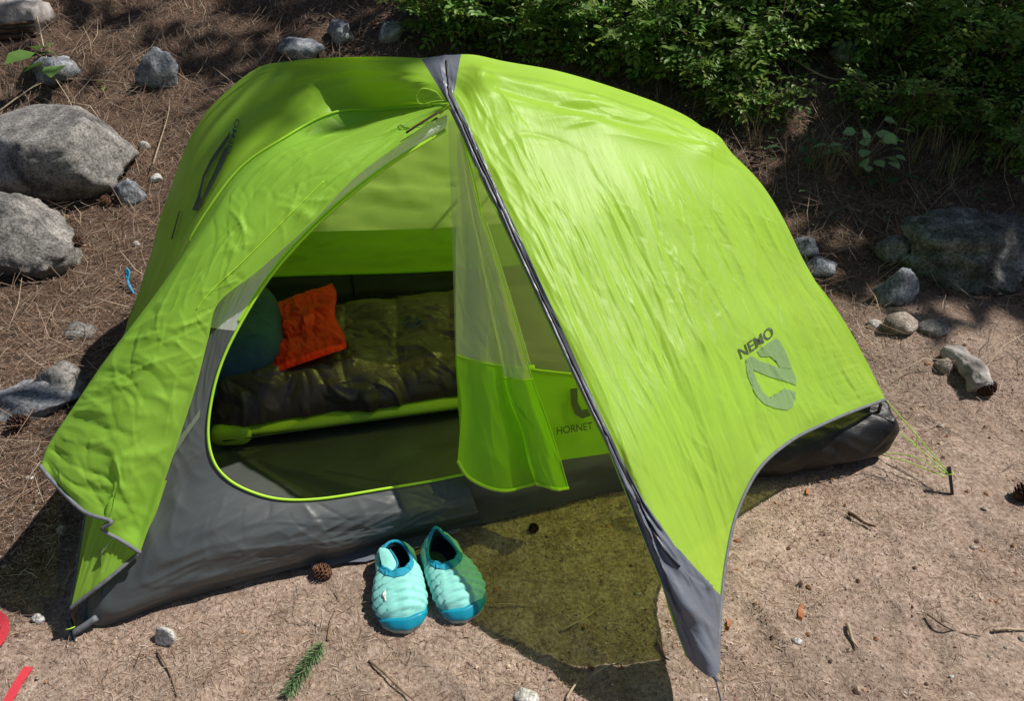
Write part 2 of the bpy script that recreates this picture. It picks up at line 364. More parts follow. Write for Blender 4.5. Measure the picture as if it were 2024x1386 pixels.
def ground_mat():
    m, nt, out = newmat('forest_ground')
    tc = N(nt, 'ShaderNodeTexCoord'); ob = tc.outputs['Object']
    def nz(s, d=6.0, r=0.6):
        n = N(nt, 'ShaderNodeTexNoise', Scale=s, Detail=d, Roughness=r); L(nt, ob, n.inputs['Vector']); return n.outputs[0]
    fine = nz(95, 6, 0.75); mid = nz(14, 5); big = nz(1.6, 4)
    dirt = ramp(nt, fine, [(0.30, (0.10, 0.066, 0.050)), (0.42, (0.38, 0.29, 0.24)), (0.56, (0.58, 0.455, 0.385)), (0.72, (0.82, 0.71, 0.63))])
    lit = ramp(nt, fine, [(0.30, (0.035, 0.022, 0.016)), (0.46, (0.11, 0.075, 0.056)), (0.60, (0.21, 0.15, 0.115)), (0.76, (0.38, 0.30, 0.24))])
    a = N(nt, 'ShaderNodeVertexColor'); a.layer_name = 'Col'
    sp = N(nt, 'ShaderNodeSeparateColor'); L(nt, a.outputs[0], sp.inputs[0])
    ad = N(nt, 'ShaderNodeMath', operation='MULTIPLY_ADD'); L(nt, mid, ad.inputs[0]); ad.inputs[1].default_value = 0.9; L(nt, sp.outputs[0], ad.inputs[2])
    ms = N(nt, 'ShaderNodeMapRange'); ms.inputs[1].default_value = 0.72; ms.inputs[2].default_value = 1.12; L(nt, ad.outputs[0], ms.inputs[0])
    mx = N(nt, 'ShaderNodeMix', data_type='RGBA'); L(nt, ms.outputs[0], mx.inputs[0]); L(nt, dirt, mx.inputs[6]); L(nt, lit, mx.inputs[7])
    tint = ramp(nt, big, [(0.33, (0.76, 0.73, 0.70)), (0.64, (1.08, 1.05, 1.02))])
    mt = ramp(nt, mid, [(0.3, (0.70, 0.67, 0.64)), (0.6, (1.06, 1.05, 1.03))])
    m1 = N(nt, 'ShaderNodeMix', data_type='RGBA', blend_type='MULTIPLY'); m1.inputs[0].default_value = 1; L(nt, mx.outputs[2], m1.inputs[6]); L(nt, tint, m1.inputs[7])
    m2 = N(nt, 'ShaderNodeMix', data_type='RGBA', blend_type='MULTIPLY'); m2.inputs[0].default_value = 1; L(nt, m1.outputs[2], m2.inputs[6]); L(nt, mt, m2.inputs[7])
    p = N(nt, 'ShaderNodeBsdfPrincipled', Roughness=0.95); p.inputs['Specular IOR Level'].default_value = 0.08
    L(nt, m2.outputs[2], p.inputs['Base Color'])
    h = N(nt, 'ShaderNodeMath', operation='MULTIPLY_ADD'); L(nt, mid, h.inputs[0]); h.inputs[1].default_value = 1.6; L(nt, fine, h.inputs[2])
    bp = N(nt, 'ShaderNodeBump', Strength=0.9, Distance=0.012); L(nt, h.outputs[0], bp.inputs['Height']); L(nt, bp.outputs[0], p.inputs['Normal'])
    L(nt, p.outputs[0], out.inputs[0]); return m

# ------------------------------------------------------------------ ground
def litter_amount(x, y):
    a = sm(1.9, 3.0, y + 0.35 * np.abs(x) * (x > 0)) * 0.9
    a = np.maximum(a, sm(0.85, 1.35, -x) * sm(1.0, 1.5, y) * 0.85)
    a = a * (1 - 0.75 * np.exp(-(((x - 1.5) / 0.45) ** 2 + ((y - 2.3) / 0.45) ** 2)))
    return np.clip(a + 0.25 * fb(x * 1.3, y * 1.3, 3, 21), 0, 1)
gx = np.r_[-np.geomspace(45, 3.6, 16), np.linspace(-3.5, 3.5, 501), np.geomspace(3.6, 45, 16)]
gy = np.r_[-np.geomspace(30, 0.3, 12), np.linspace(0.4, 6.4, 431), np.geomspace(6.5, 70, 22)]
X, Y = np.meshgrid(gx, gy, indexing='ij')
Z = terr(X, Y) + micro(X, Y) * sm(8, 5, np.hypot(X, Y))
Z = np.where((X > -0.95) & (X < 1.0) & (Y > 1.45) & (Y < 2.9), np.minimum(Z, -0.004), Z)
gcol = np.stack([litter_amount(X, Y)] * 3, -1).reshape(-1, 3)
ground = mesh_obj('ground', np.stack([X, Y, Z], -1).reshape(-1, 3), gridf(len(gx), len(gy)), ground_mat(), None, True, None, gcol)
tag(ground, 'bare brown forest soil rising into a needle strewn slope', kind='structure')

# ------------------------------------------------------------------ tent: key points
A, B, D = gz((150, 1255)), gz((315, 620)), gz((1725, 905)); Mc = (A + B) / 2
ab = unit(B - A); AX = V(ab[1], -ab[0], 0); nA = np.cross(AX, UP)
FC = Mc + AX * np.dot(D - Mc, AX); HALF = np.linalg.norm(FC - D); EF = FC + ab * HALF
def ts(t, s, z=0.0): return Mc + AX * t - ab * s + UP * z       # tent axes: along, towards the front, up
def axpl(p): return onpl(p, Mc, nA)
def mirror(P): P = np.asarray(P, float); d = (P - Mc) @ ab; return P - 2 * d[..., None] * ab
tent = empty('tent'); tag(tent, 'lime green dome tent with grey trim, its door flap thrown open', 'tent')

ridge_px = [(832, 116), (862, 111), (930, 107), (1000, 121), (1100, 139), (1200, 168), (1300, 203), (1365, 234), (1410, 270)]
ridge = [axpl(p) for p in ridge_px]
P0, HUB2 = ridge[0], ridge[-1]
leg_n = vplane(HUB2, D)
leg = [HUB2] + [onpl(p, D, leg_n) for p in [(1450, 307), (1494, 350), (1525, 392), (1555, 445), (1586, 510), (1626, 580), (1670, 652), (1712, 732), (1750, 790)]]
KC = leg[-1]
F0 = gz((1357, 1297), 0.135)
zip_n = vplane(P0, F0)
zip_px = [(870, 182), (902, 245), (950, 350), (1000, 455), (1060, 585), (1110, 692), (1160, 800), (1203, 890), (1252, 1010), (1300, 1130), (1333, 1225)]
zipc = [P0] + [onpl(p, F0, zip_n) for p in zip_px] + [F0]
FT = gz((1413, 1333), 0.12)
hem = [F0, gz((1385, 1325), 0.125), FT, gz((1421, 1255), 0.14), gz((1425, 1190), 0.165), gz((1436, 1100), 0.205), gz((1457, 1012), 0.25),
       gz((1500, 928), 0.29), gz((1560, 874), 0.285), gz((1620, 842), 0.265), gz((1690, 812), 0.235), KC]
NU, NV = 300, 280
S0 = coons(spline(ridge, NU), spline(hem, NU), spline(zipc, NV), spline(leg, NV))
uu = np.linspace(0, 1, NU)[:, None]; vv = np.linspace(0, 1, NV)[None, :]
def fly_disp(u, v, k=1.0):
    w = 0.035 * pn(u * 6, v * 5, 31)
    edge = sm(0, 0.04, u) * sm(0, 0.04, 1 - u) * sm(0, 0.04, v) * sm(0, 0.03, 1 - v)
    fan = (0.009 * pn((u + w) * 9, v * 1.3, 32) + 0.0055 * pn((u + w) * 24, v * 1.6, 42) * sm(.75, .3, u)) * sm(0.1, 0.5, v)
    st = creases(u, v, 150, 33, math.pi / 2, 0.06, .2, .8, 0.0038, 0.0050, (0, 1), (.28, 1.0), 1.0, 1.2) * sm(.2, .4, v)
    st2 = creases(u, v, 420, 34, math.pi / 2, 0.09, .10, .35, 0.0018, 0.0028, (0, 1), (.30, 1.0), 1.0, 1.2) * sm(.25, .45, v)
    cr = creases(u, v, 240, 35, 1.1, 0.8, .04, .14, 0.0010, 0.0026, (.35, 1), (.35, 1.0), 1.0, 1.2)
    pk = (ridged(u * 3 + 0.0, v * 55, 37) - 0.6) * 0.002 * sm(0.7, 0.95, u) * sm(0.7, 0.95, v)
    up = creases(u, v, 36, 39, 0.02, 0.10, .15, .45, 0.0035, 0.006, (.15, .95), (.02, .2), 1.0, 1.2) + creases(u, v, 60, 38, math.pi / 2 - .1, 0.15, .08, .3, 0.003, 0.004, (0.02, .2), (.08, .5), 1.0, 1.2)
    return k * edge * (fan + st + st2 + cr + pk + up)
nrm = gnorm(S0)
if nrm[NU // 2, NV // 2] @ (CAM - S0[NU // 2, NV // 2]) < 0: nrm = -nrm
# crease from the ridge clip (945,165) to the foot hub and the small bump of the clip
px0 = proj(S0)
def seg_d(p, a, b):
    a, b = np.array(a, float), np.array(b, float); d = b - a
    t = np.clip(((p[..., :2] - a) @ d) / (d @ d), 0, 1)
    return np.linalg.norm(p[..., :2] - (a + t[..., None] * d), axis=-1), t
dc, tc_ = seg_d(px0, (950, 163), (1400, 285))
crease = -0.016 * np.exp(-(dc / 13) ** 2) * sm(0, 0.06, tc_) * (1 - 0.35 * sm(.6, 1, tc_)) + 0.010 * np.exp(-(dc / 32) ** 2)
bump = 0.022 * np.exp(-(((px0[..., 0] - 950) / 26) ** 2 + ((px0[..., 1] - 160) / 26) ** 2)) + 0.010 * np.exp(-(((px0[..., 0] - 1400) / 30) ** 2 + ((px0[..., 1] - 290) / 30) ** 2))
disp = fly_disp(uu, vv) + (crease + bump) * sm(0, 0.05, vv)
SR = S0 + nrm * disp[..., None]
nR = gnorm(SR); nR = nR * np.sign((nR * nrm).sum(-1))[..., None]
pxR = proj(SR)
def surf_at(S, pxg, nn, p, off=0.0025):   # point of a grid surface seen at photo pixel p
    d2 = (pxg[..., 0] - p[0]) ** 2 + (pxg[..., 1] - p[1]) ** 2
    near = d2 < max(36.0, float(d2.min()) * 1.5)
    zmin = pxg[..., 2][near].min(); d2 = np.where(near & (pxg[..., 2] < zmin + 0.06), d2, 1e9)
    i, j = np.unravel_index(np.argmin(d2), d2.shape)
    i = min(max(i, 1), S.shape[0] - 2); j = min(max(j, 1), S.shape[1] - 2)
    J = np.stack([(pxg[i + 1, j, :2] - pxg[i - 1, j, :2]) / 2, (pxg[i, j + 1, :2] - pxg[i, j - 1, :2]) / 2], 1)
    try: a = np.linalg.solve(J, np.array(p) - pxg[i, j, :2])
    except Exception: a = np.zeros(2)
    a = np.clip(a, -1, 1)
    return S[i, j] + a[0] * (S[i + 1, j] - S[i - 1, j]) / 2 + a[1] * (S[i, j + 1] - S[i, j - 1]) / 2 + nn[i, j] * off
# grey strip beside the zip and the grey corner above the front guy point
hs = spline(hem, NU); hp = proj(hs)
u_corner = float(np.argmin((hp[:, 0] - 1425) ** 2 + (hp[:, 1] - 1190) ** 2)) / (NU - 1)
def wv(v):
    base = 0.085 * np.clip(1 - v / 0.09, 0, 1) + 0.031
    return base + (u_corner - 0.02) * np.clip((v - 0.70) / 0.30, 0, 1) ** 1.6
def resample(S, U):                     # U [m,nv] of u values -> surface points
    idx = U * (S.shape[0] - 1); i = np.clip(idx.astype(int), 0, S.shape[0] - 2); f = (idx - i)[..., None]
    j = np.broadcast_to(np.arange(S.shape[1])[None], i.shape)
    return S[i, j] * (1 - f) + S[i + 1, j] * f
vl = np.linspace(0, 1, NV); W = wv(vl)
Ug = np.linspace(0, 1, 285)[:, None] * (1 - W)[None] + W[None]
fly_r = sheet('fly_panel', resample(SR, Ug), M_fly, tent); fly_r['label'] = 'sunlit lime fly panel at the foot end'
Us = np.linspace(0, 1, 40)[:, None] * W[None]
SS = resample(SR, Us)
st_w = np.linspace(0, 1, 40)[:, None]
nS = gnorm(SS); nS = nS * np.sign((nS * (CAM - SS)).sum(-1))[..., None]
SS = SS + nS * (0.006 * np.exp(-((st_w - 0.35) / 0.22) ** 2) * sm(0, 0.03, vl)[None] + 0.0022 * ridged(st_w * 11 * (0.4 + 6 * W[None]), vl[None] * 3, 41) * sm(0.72, 0.9, vl)[None])[..., None]
SS = SS + nS * (creases(st_w, vl[None], 46, 43, math.pi / 2, .10, .12, .4, .0065, .0035, (0, 1), (.72, 1.0), .16, 1.25) * sm(.70, .8, vl)[None] * sm(1, .97, vl)[None] + creases(st_w, vl[None], 40, 44, math.pi / 2, .02, .1, .4, .0025, .002, (0, 1), (.02, .75), .035, 1.25))[..., None]
strip = sheet('zip_strip', SS, M_strip, tent); strip['label'] = 'grey strip covering the door zip'
zl = SS[24, 4:int(NV * 0.86)] + nS[24, 4:int(NV * 0.86)] * 0.002
tube('zip_coil', zl, 0.0028, M_zip, strip, 5)
tube('strip_binding', SS[0, 50:] - nS[0, 50:] * 0.002, 0.0028, M_piping, strip, 5)
# hem binding along the foot-side edge
hb = spline(hem, 160); tube('hem_binding', hb[int(160 * u_corner * 0.3):], 0.0045, M_trim, tent, 6)

# far side and foot end of the fly
ridge_far = [axpl(p) for p in [(650, 112), (750, 111), (832, 114)]] + ridge[1:]
HUB1 = axpl((720, 111))
fB_n = vplane(HUB1, B)
far_leg = [axpl((832, 114)), axpl((750, 111))] + [onpl(p, B, fB_n) for p in [(640, 114), (565, 121), (510, 133), (450, 178), (400, 232), (362, 302), (330, 400), (312, 490), (303, 560)]]
near_n = vplane(HUB1, A)
near_leg = [onpl((893, 215), F0, zip_n)] + [onpl(p, A, near_n) for p in [(765, 235), (690, 280), (600, 350), (500, 455), (400, 630), (330, 765), (220, 1000), (140, 1205)]]
K2 = mirror(KC)
far_hem = [far_leg[-1], ts(0.35, -0.735, 0.11), ts(0.9, -0.85, 0.10), ts(1.36, -0.98, 0.09), ts(1.7, -0.86, 0.16), K2]
top_far = spline([far_leg[2]] + ridge_far[1:], 90)
SF = coons(top_far, spline(far_hem, 90), spline(far_leg[2:], 60), mirror(spline(leg, 60)))
uF = np.linspace(0, 1, 90)[:, None]; vF = np.linspace(0, 1, 60)[None]
SF = SF + gnorm(SF) * (0.010 * pn(uF * 9, vF * 6, 51) + 0.004 * (ridged(uF * 22, vF * 7, 52) - .5))[..., None] * (sm(0, .08, vF) * sm(0, .05, uF) * sm(0, .05, 1 - uF))[..., None]
SF = SF + gnorm(SF) * (creases(uF, vF, 120, 53, 0.35, .5, .1, .45, .014, .016, (0, 1), (.15, .9), 1.3, 1.1) * sm(0, .1, vF) * sm(0, .05, uF) * sm(0, .05, 1 - uF))[..., None]
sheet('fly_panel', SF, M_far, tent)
ln_ = spline(leg, 50); lf_ = mirror(ln_)
w_ = np.linspace(0, 1, 40)[:, None, None]
SE = ln_[None] * (1 - w_) + lf_[None] * w_
SE = SE + AX * (0.05 * np.sin(np.pi * w_) * np.linspace(0, 1, 50)[None, :, None]) + UP * (0.10 * np.sin(np.pi * w_) * sm(0.6, 1, np.linspace(0, 1, 50))[None, :, None])
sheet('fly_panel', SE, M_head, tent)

# head end of the fly, between the two splayed pole legs
nh, nl = 110, 170
LF, LN = spline(far_leg, nl), spline(near_leg, nl)
uh = np.linspace(0, 1, nh)[:, None]; vh = np.linspace(0, 1, nl)[None]
SH = LF[None] * (1 - uh[..., None]) + LN[None] * uh[..., None]
SH = SH + (UP * 0.03 - AX * 0.03) * (np.sin(np.pi * uh) * np.sin(np.pi * np.clip(vh, 0, 1)) ** 0.8)[..., None]
SH = SH + UP * (0.09 * np.sin(np.pi * uh) * sm(0.75, 1, vh))[..., None]
nH = gnorm(SH); nH = nH * np.sign((nH * (CAM - SH)).sum(-1))[..., None]
eh = sm(0, .05, uh) * sm(0, .04, vh) * sm(0, .05, 1 - vh)
dH = eh * (0.007 * pn(uh * 7, vh * 2.2, 61) + 0.0028 * (ridged(uh * 16, vh * 2.5, 62) - .5) * sm(.35, .7, vh) + 0.0012 * (ridged(uh * 40, vh * 5, 63) - .5) * sm(.4, .7, vh))
dH = dH + eh * (creases(uh, vh, 40, 64, math.pi / 2, .08, .2, .6, .004, .008, (0.05, .9), (.35, 1), .8, 1.4) + creases(uh, vh, 40, 65, .4, .4, .1, .3, .003, .006, (.3, 1), (0, .35), .8, 1.4))
SH = SH + nH * dH[..., None]
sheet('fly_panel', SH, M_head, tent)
pxH = proj(SH)
tube('hem_binding', SH[:, -1], 0.0045, M_trim, tent, 6)
# roof piece between ridge and zip, above the rolled flap
# (already closed by the head panel: its near edge starts on the zip)

# poles
tube('pole', spline([np.asarray(p) for p in ridge_far[2:]], 60) - UP * 0.035, 0.0045, M_pole, tent)
tube('pole_leg', np.vstack([LN[6:] - UP * 0.02, (A + V(0.0, 0.005, 0.0))[None]]), 0.0048, M_pole, tent)
tube('pole_leg', np.vstack([LF[46:] - UP * 0.016 + AX * 0.018, (B + V(0.0, 0, 0.0))[None]]), 0.0048, M_pole, tent)
tube('pole_leg', np.vstack([ln_ - UP * 0.016 - AX * 0.01, (D + V(-0.01, 0.02, 0.0))[None]]), 0.0048, M_pole, tent)
tube('pole_leg', np.vstack([lf_ - UP * 0.016 - AX * 0.01, EF[None]]), 0.0048, M_pole, tent)
tube('ridge_clip', spline([axpl((935, 118)) + ab * 0.08 - UP * 0.04, axpl((935, 112)) - UP * 0.025, axpl((935, 118)) - ab * 0.08 - UP * 0.04], 12), 0.004, M_pole, tent)

# ---- thrown-open door flap, folded over the near pole leg
nwn = unit(np.cross(onpl((885, 225), F0, zip_n) - A, D - A))
if nwn[1] > 0: nwn = -nwn
nw = lambda p, off=0.0: onpl(p, A + nwn * off, nwn)
T_px = [(886, 202), (760, 217), (655, 224), (560, 275), (478, 332), (410, 420), (352, 520), (262, 690), (190, 790), (118, 880), (100, 915)]
L_px = [(888, 205), (800, 222), (700, 249), (571, 294), (467, 367), (409, 447), (301, 592), (215, 703), (150, 798), (88, 882), (82, 922)]
R_px = [(888, 212), (858, 235), (790, 284), (700, 352), (616, 440), (513, 533), (433, 598), (411, 672), (384, 775), (330, 940), (277, 1093)]
bot = [(82, 922), (118, 965), (168, 1012), (220, 1031), (204, 1047), (238, 1068), (277, 1093)]
LNp = proj(spline(near_leg, 400))
rows = []
for k in range(len(L_px)):
    Lp, Rp = np.array(L_px[k], float), np.array(R_px[k], float)
    mid = (Lp + Rp) / 2
    q = LNp[np.argmin((LNp[:, 0] - mid[0]) ** 2 + (LNp[:, 1] - mid[1]) ** 2)]
    f = k / (len(L_px) - 1)
    dR = depth(nw(Rp, 0.05 * min(1, f * 3)))
    dm = min(q[2] - 0.035 * min(1, 3 * f), dR)
    dL = q[2] + (0.02 if k > 1 else -0.005) - 0.015 * f
    hd = (pxH[..., 0] - Lp[0]) ** 2 + (pxH[..., 1] - Lp[1]) ** 2
    ii = np.unravel_index(np.argmin(hd), hd.shape)
    if hd[ii] < 60: dL = min(dL, pxH[ii][2] - 0.03 * min(1, 3 * f))
    Tp = np.array(T_px[k], float)
    hd = (pxH[..., 0] - Tp[0]) ** 2 + (pxH[..., 1] - Tp[1]) ** 2
    ii = np.unravel_index(np.argmin(hd), hd.shape)
    dT = pxH[ii][2] - 0.008 if hd[ii] < 60 else dL + 0.05
    row = [dp(Tp, dT), dp(Tp * 0.5 + Lp * 0.5, (dT + dL) / 2 + 0.004)]
    for c in range(7):
        w = c / 6
        pp = Lp * (1 - w) + Rp * w
        if k == len(L_px) - 1: pp = np.array(bot[c], float)
        if k == len(L_px) - 2: pp = 0.45 * pp + 0.55 * (np.array(bot[c], float) * 0.6 + 0.4 * (np.array(L_px[k - 1], float) * (1 - w) + np.array(R_px[k - 1], float) * w))
        dd = dL * (1 - w) + dR * w
        dd = dd * (1 - math.sin(math.pi * w) * 0.6) + min(dm, dd) * math.sin(math.pi * w) * 0.6 - 0.02 * math.sin(math.pi * w) * min(1, 2 * f)
        row.append(dp(pp, dd))
    rows.append(row)
CT_ = np.array(rows)
nc, nr = 130, 260
cols = np.stack([spline(CT_[k], nc, True) for k in range(len(CT_))], 0)
SFl = np.stack([spline(cols[:, j], nr, True) for j in range(nc)], 0)     # [nc,nr]
nF = gnorm(SFl); nF = nF * np.sign((nF * (CAM - SFl)).sum(-1))[..., None]
uf = np.linspace(0, 1, nc)[:, None]; vf = np.linspace(0, 1, nr)[None]
front = sm(0.22, 0.32, uf) * sm(0, 0.03, 1 - vf) * sm(0, .04, 1 - uf) * sm(0.04, 0.15, vf)
wf = 0.08 * pn(uf * 5, vf * 9, 71)
dF = front * (0.007 * pn(uf * 2.5 + 1, vf * 4, 72) + 0.010 * np.sin(uf * 17 + 1) * sm(0.8, 1.0, vf)
      + creases(uf, vf, 60, 73, 0.5, 0.55, .10, .34, 0.0042, 0.0065, (.25, 1), (.30, 1.0), .5, 1.5)
      + creases(uf, vf, 150, 74, 0.25, 0.5, .05, .2, 0.0024, 0.0036, (.25, 1), (.28, 1.0), .5, 1.5)
      + creases(uf, vf, 40, 76, 0.1, 0.25, .10, .30, 0.0045, 0.006, (.25, 1), (.72, 1.0), .5, 1.5)
      + creases(uf, vf, 50, 75, 1.45, 0.25, .08, .30, 0.0040, 0.006, (.25, 1), (.05, .40), .5, 1.5))
SFl = SFl + nF * dF[..., None]
flap = sheet('door_flap', SFl, M_flap, tent); flap['label'] = 'lime vestibule door folded back over the pole'
c0 = int(nc * 0.25)
tube('hem_binding', SFl[c0:, -1] + nF[c0:, -1] * 0.002, 0.0048, M_trim, flap, 6)
tube('zip_edge', SFl[0, 6:int(nr * 0.62)] + nF[0, 6:int(nr * 0.62)] * 0.003, 0.0032, M_piping, flap, 5)
sk = [dp((455, 385), depth(SFl[int(nc * .55), int(nr * .42)]) - .02), ]
# seam line down the flap
ju = int(nc * 0.80); sl_ = SFl[ju, int(nr * .33):int(nr * .62)] + nF[ju, int(nr * .33):int(nr * .62)] * 0.001
tube('flap_seam', sl_, 0.0016, M_piping, flap, 4)
# tie loop of pale cord at the toggle
tl = surf_at(SH, pxH, nH, (884, 200), 0.02)
tube('tie_cord', spline([tl, tl + V(-0.015, -0.005, 0.02), tl + V(-0.045, -0.01, 0.028), tl + V(-0.06, -0.01, 0.012), tl + V(-0.052, -0.012, -0.008), tl + V(-0.02, -0.012, -0.002), tl + V(0.004, -0.01, 0.0)], 40), 0.0011, M_cord, flap, 5)
tgp = [nw((893, 204), 0.012), nw((855, 226), 0.012)]
tube('toggle', spline([dp((894, 203), depth(zipc[1]) - 0.01), dp((862, 222), depth(zipc[1]) - 0.005)], 6), 0.007, M_coned, flap, 8)
tube('toggle_strap', spline([dp((868, 221), depth(zipc[1]) - 0.03), dp((838, 239), depth(zipc[1]) - .05), dp((803, 262), depth(zipc[1]) - 0.06)], 10), 0.003, M_coned, flap, 5)

# little fly corner that stays pegged at the head corner
pe = spline(near_leg, 200); pep = proj(pe)
def leg_at(y): return pe[np.argmin(np.abs(pep[:, 1] - y))]
cr = []
for (lp, rp, o) in [((205, 940), (330, 950), 0.03), ((188, 1010), (312, 1005), 0.03), ((166, 1095), (292, 1050), 0.03), ((140, 1203), (277, 1090), 0.03)]:
    l3 = dp(lp, depth(leg_at(lp[1])) - 0.006); r3 = nw(rp, o)
    m3 = (l3 + r3) / 2 + nwn * 0.02
    cr.append(spline([l3, m3, r3], 40))
SC = np.stack([spline(np.array(cr)[:, j], 50) for j in range(40)], 0)
uc = np.linspace(0, 1, 40)[:, None]; vc = np.linspace(0, 1, 50)[None]
nC = gnorm(SC); nC = nC * np.sign((nC * (CAM - SC)).sum(-1))[..., None]
SC = SC + nC * (0.004 * (ridged(uc * 9, vc * 2, 81) - .5) * sm(0, .1, uc) * sm(0, .06, 1 - vc))[..., None]
cpn = sheet('corner_panel', SC, M_flap, tent)
tube('hem_binding', SC[:, -1] + nC[:, -1] * 0.002, 0.0045, M_trim, cpn, 6)

# ---- inner tent
zin = [(880, 258), (765, 330), (640, 432), (540, 540), (470, 650), (430, 742), (412, 840), (420, 905), (450, 946), (500, 973), (560, 987), (640, 985), (760, 966), (840, 953), (915, 938)]
zout_px = [(884, 226), (720, 300), (590, 390), (490, 500), (408, 640), (345, 765), (290, 880), (225, 1010), (160, 1240), (346, 1190), (520, 1141), (660, 1107), (774, 1075), (860, 1057), (950, 1037)]
zo = []
for k, p in enumerate(zout_px):
    if k <= 7: zo.append(nw(p, -0.012))
    else: zo.append(gz(p, 0.004))
zo[8] = A + V(0.03, 0.02, 0.02)
zi = [nw(p, -0.012) for p in zin]
nz_ = 420
ZI, ZO = spline(zi, nz_, True), spline(zo, nz_, True)
nw_ = 70
ww = np.linspace(0, 1, nw_)[None, :, None]
SW = ZI[:, None] * (1 - ww) + ZO[:, None] * ww
av = np.linspace(0, 1, nz_)[:, None]; bv = np.linspace(0, 1, nw_)[None]
low = sm(0.50, 0.62, av)
SW = SW + nwn * (np.sin(np.pi * bv) * (0.035 * low + 0.01) + 0.006 * np.sin(np.pi * bv) * pn(av * 14, bv * 2, 91) + 0.004 * (ridged(av * 26 + bv * 4, bv * 5 + av * 6, 92) - .5) * np.sin(np.pi * bv) + low * 0.010 * np.sin(bv * 11 + av * 8) * sm(.5, .9, bv) * sm(1, .9, bv))[..., None]
SW = SW + nwn * ((creases(av, bv, 70, 93, 1.2, .5, .08, .30, .0020, .006, (.45, 1), (.1, 1), 1.9, .3) + creases(av, bv, 40, 94, 0.1, .2, .15, .5, .0035, .010, (.5, 1), (.35, 1), 1.9, .3)) * sm(0, .12, bv) * sm(0, .08, 1 - bv))[..., None]
cut = int(nz_ * 4.05 / 14)
sheet('netting_panel', SW[:cut + 1], M_netw, tent)
wall = sheet('bathtub_wall', SW[cut:], M_grey, tent); wall['label'] = 'grey waterproof wall below the open inner door'
tube('door_zip', ZI + nwn * 0.004, 0.0036, M_piping, tent, 6)
tube('door_zip_tape', ZI[:cut - 4] + nwn * 0.001 + (ZO - ZI)[:cut - 4] * 0.10, 0.004, M_piping, tent, 5)
# right-hand part of the front wall: grey, lime print band, netting
base_r = spline([gz(p, 0.004) for p in [(905, 1048), (1060, 1010), (1228, 968), (1400, 950), (1500, 940), (1600, 930)]], 60)
l1 = spline([nw(p, -0.012) for p in [(912, 938), (1060, 917), (1228, 893), (1380, 872)]] + [nw((1500, 862), -.01), nw((1610, 850), -.01)], 60)
l2 = spline([nw(p, -0.012) for p in [(900, 708), (1050, 730), (1200, 745), (1340, 752), (1440, 752), (1560, 752)]], 60)
rt = spline([onpl((885, 225), F0, zip_n) - AX * 0.0 - UP * 0.02] + [np.asarray(q) - UP * 0.05 - ab * 0.03 for q in ridge[4:]] + [np.asarray(leg[2]) - UP * 0.05], 60)
def wall_band(a, b, n, amp, seed):
    t_ = np.linspace(0, 1, n)[None, :, None]; S = a[:, None] * (1 - t_) + b[:, None] * t_
    q = np.linspace(0, 1, n)[None]; p_ = np.linspace(0, 1, len(a))[:, None]
    return S + nwn * (amp * np.sin(np.pi * q) * (1 + 2 * pn(p_ * 9, q * 3, seed) + 1.2 * ridged(p_ * 16, q * 4, seed + 1)))[..., None]
sheet('bathtub_wall', wall_band(base_r, l1, 16, 0.006, 101), M_grey, tent)
SB = wall_band(l1, l2, 24, 0.004, 103)
bandp = sheet('print_band', SB, M_inner, tent)
sheet('netting_panel', wall_band(l2, rt, 20, 0.003, 105), M_net, tent)
tube('wall_seam', l2 + nwn * 0.003, 0.003, M_piping, tent, 5)
tube('netting_seam', spline([nw((960, 440), 0.002), nw((1005, 580), 0.002), nw((1047, 722), 0.002)], 30), 0.004, M_net_door, tent, 5)
tube('pull_tab', spline([nw((1036, 729), 0.012), nw((1056, 727), 0.012)], 5), 0.008, M_piping, tent, 6)
# bottom binding and floor with groundsheet edge
fl_edge = spline([gz(p, 0.002) for p in [(165, 1246), (222, 1212), (346, 1190), (520, 1142), (660, 1108), (774, 1076), (930, 1042), (1060, 1011), (1228, 969), (1400, 951), (1560, 934), (1700, 915)]], 80)
far_edge = spline([B, ts(0.5, -0.66, 0.002), ts(1.1, -0.57, 0.002), ts(1.7, -0.56, 0.002), EF - AX * .02], 80)
q_ = np.linspace(0, 1, 50)[None, :, None]
SFL = fl_edge[:, None] * (1 - q_) + far_edge[:, None] * q_
uf2 = np.linspace(0, 1, 80)[:, None]; vf2 = np.linspace(0, 1, 50)[None]
SFL = SFL + UP * (0.008 + 0.010 * np.abs(pn(uf2 * 9, vf2 * 7, 111)) + 0.006 * np.clip(ridged(uf2 * 14, vf2 * 9 + uf2 * 4, 112), 0, 1))[..., None]
sheet('floor', SFL, M_floor, tent)
gi = np.arange(20, 36); gw = 0.030 * np.sin(np.pi * np.linspace(0.02, 1, 16)) ** .6 * (1 + .25 * np.sin(gi * 1.3))
gs = np.stack([fl_edge[gi] + V(0.01, 0.012, 0.010), fl_edge[gi] + V(0, 0, .006) + np.outer(gw * .5, V(.3, -1, 0)), fl_edge[gi] + V(0, 0, .001) + np.outer(gw, V(.3, -1, 0))], 1)
gse = sheet('groundsheet_edge', gs, M_strip, tent)
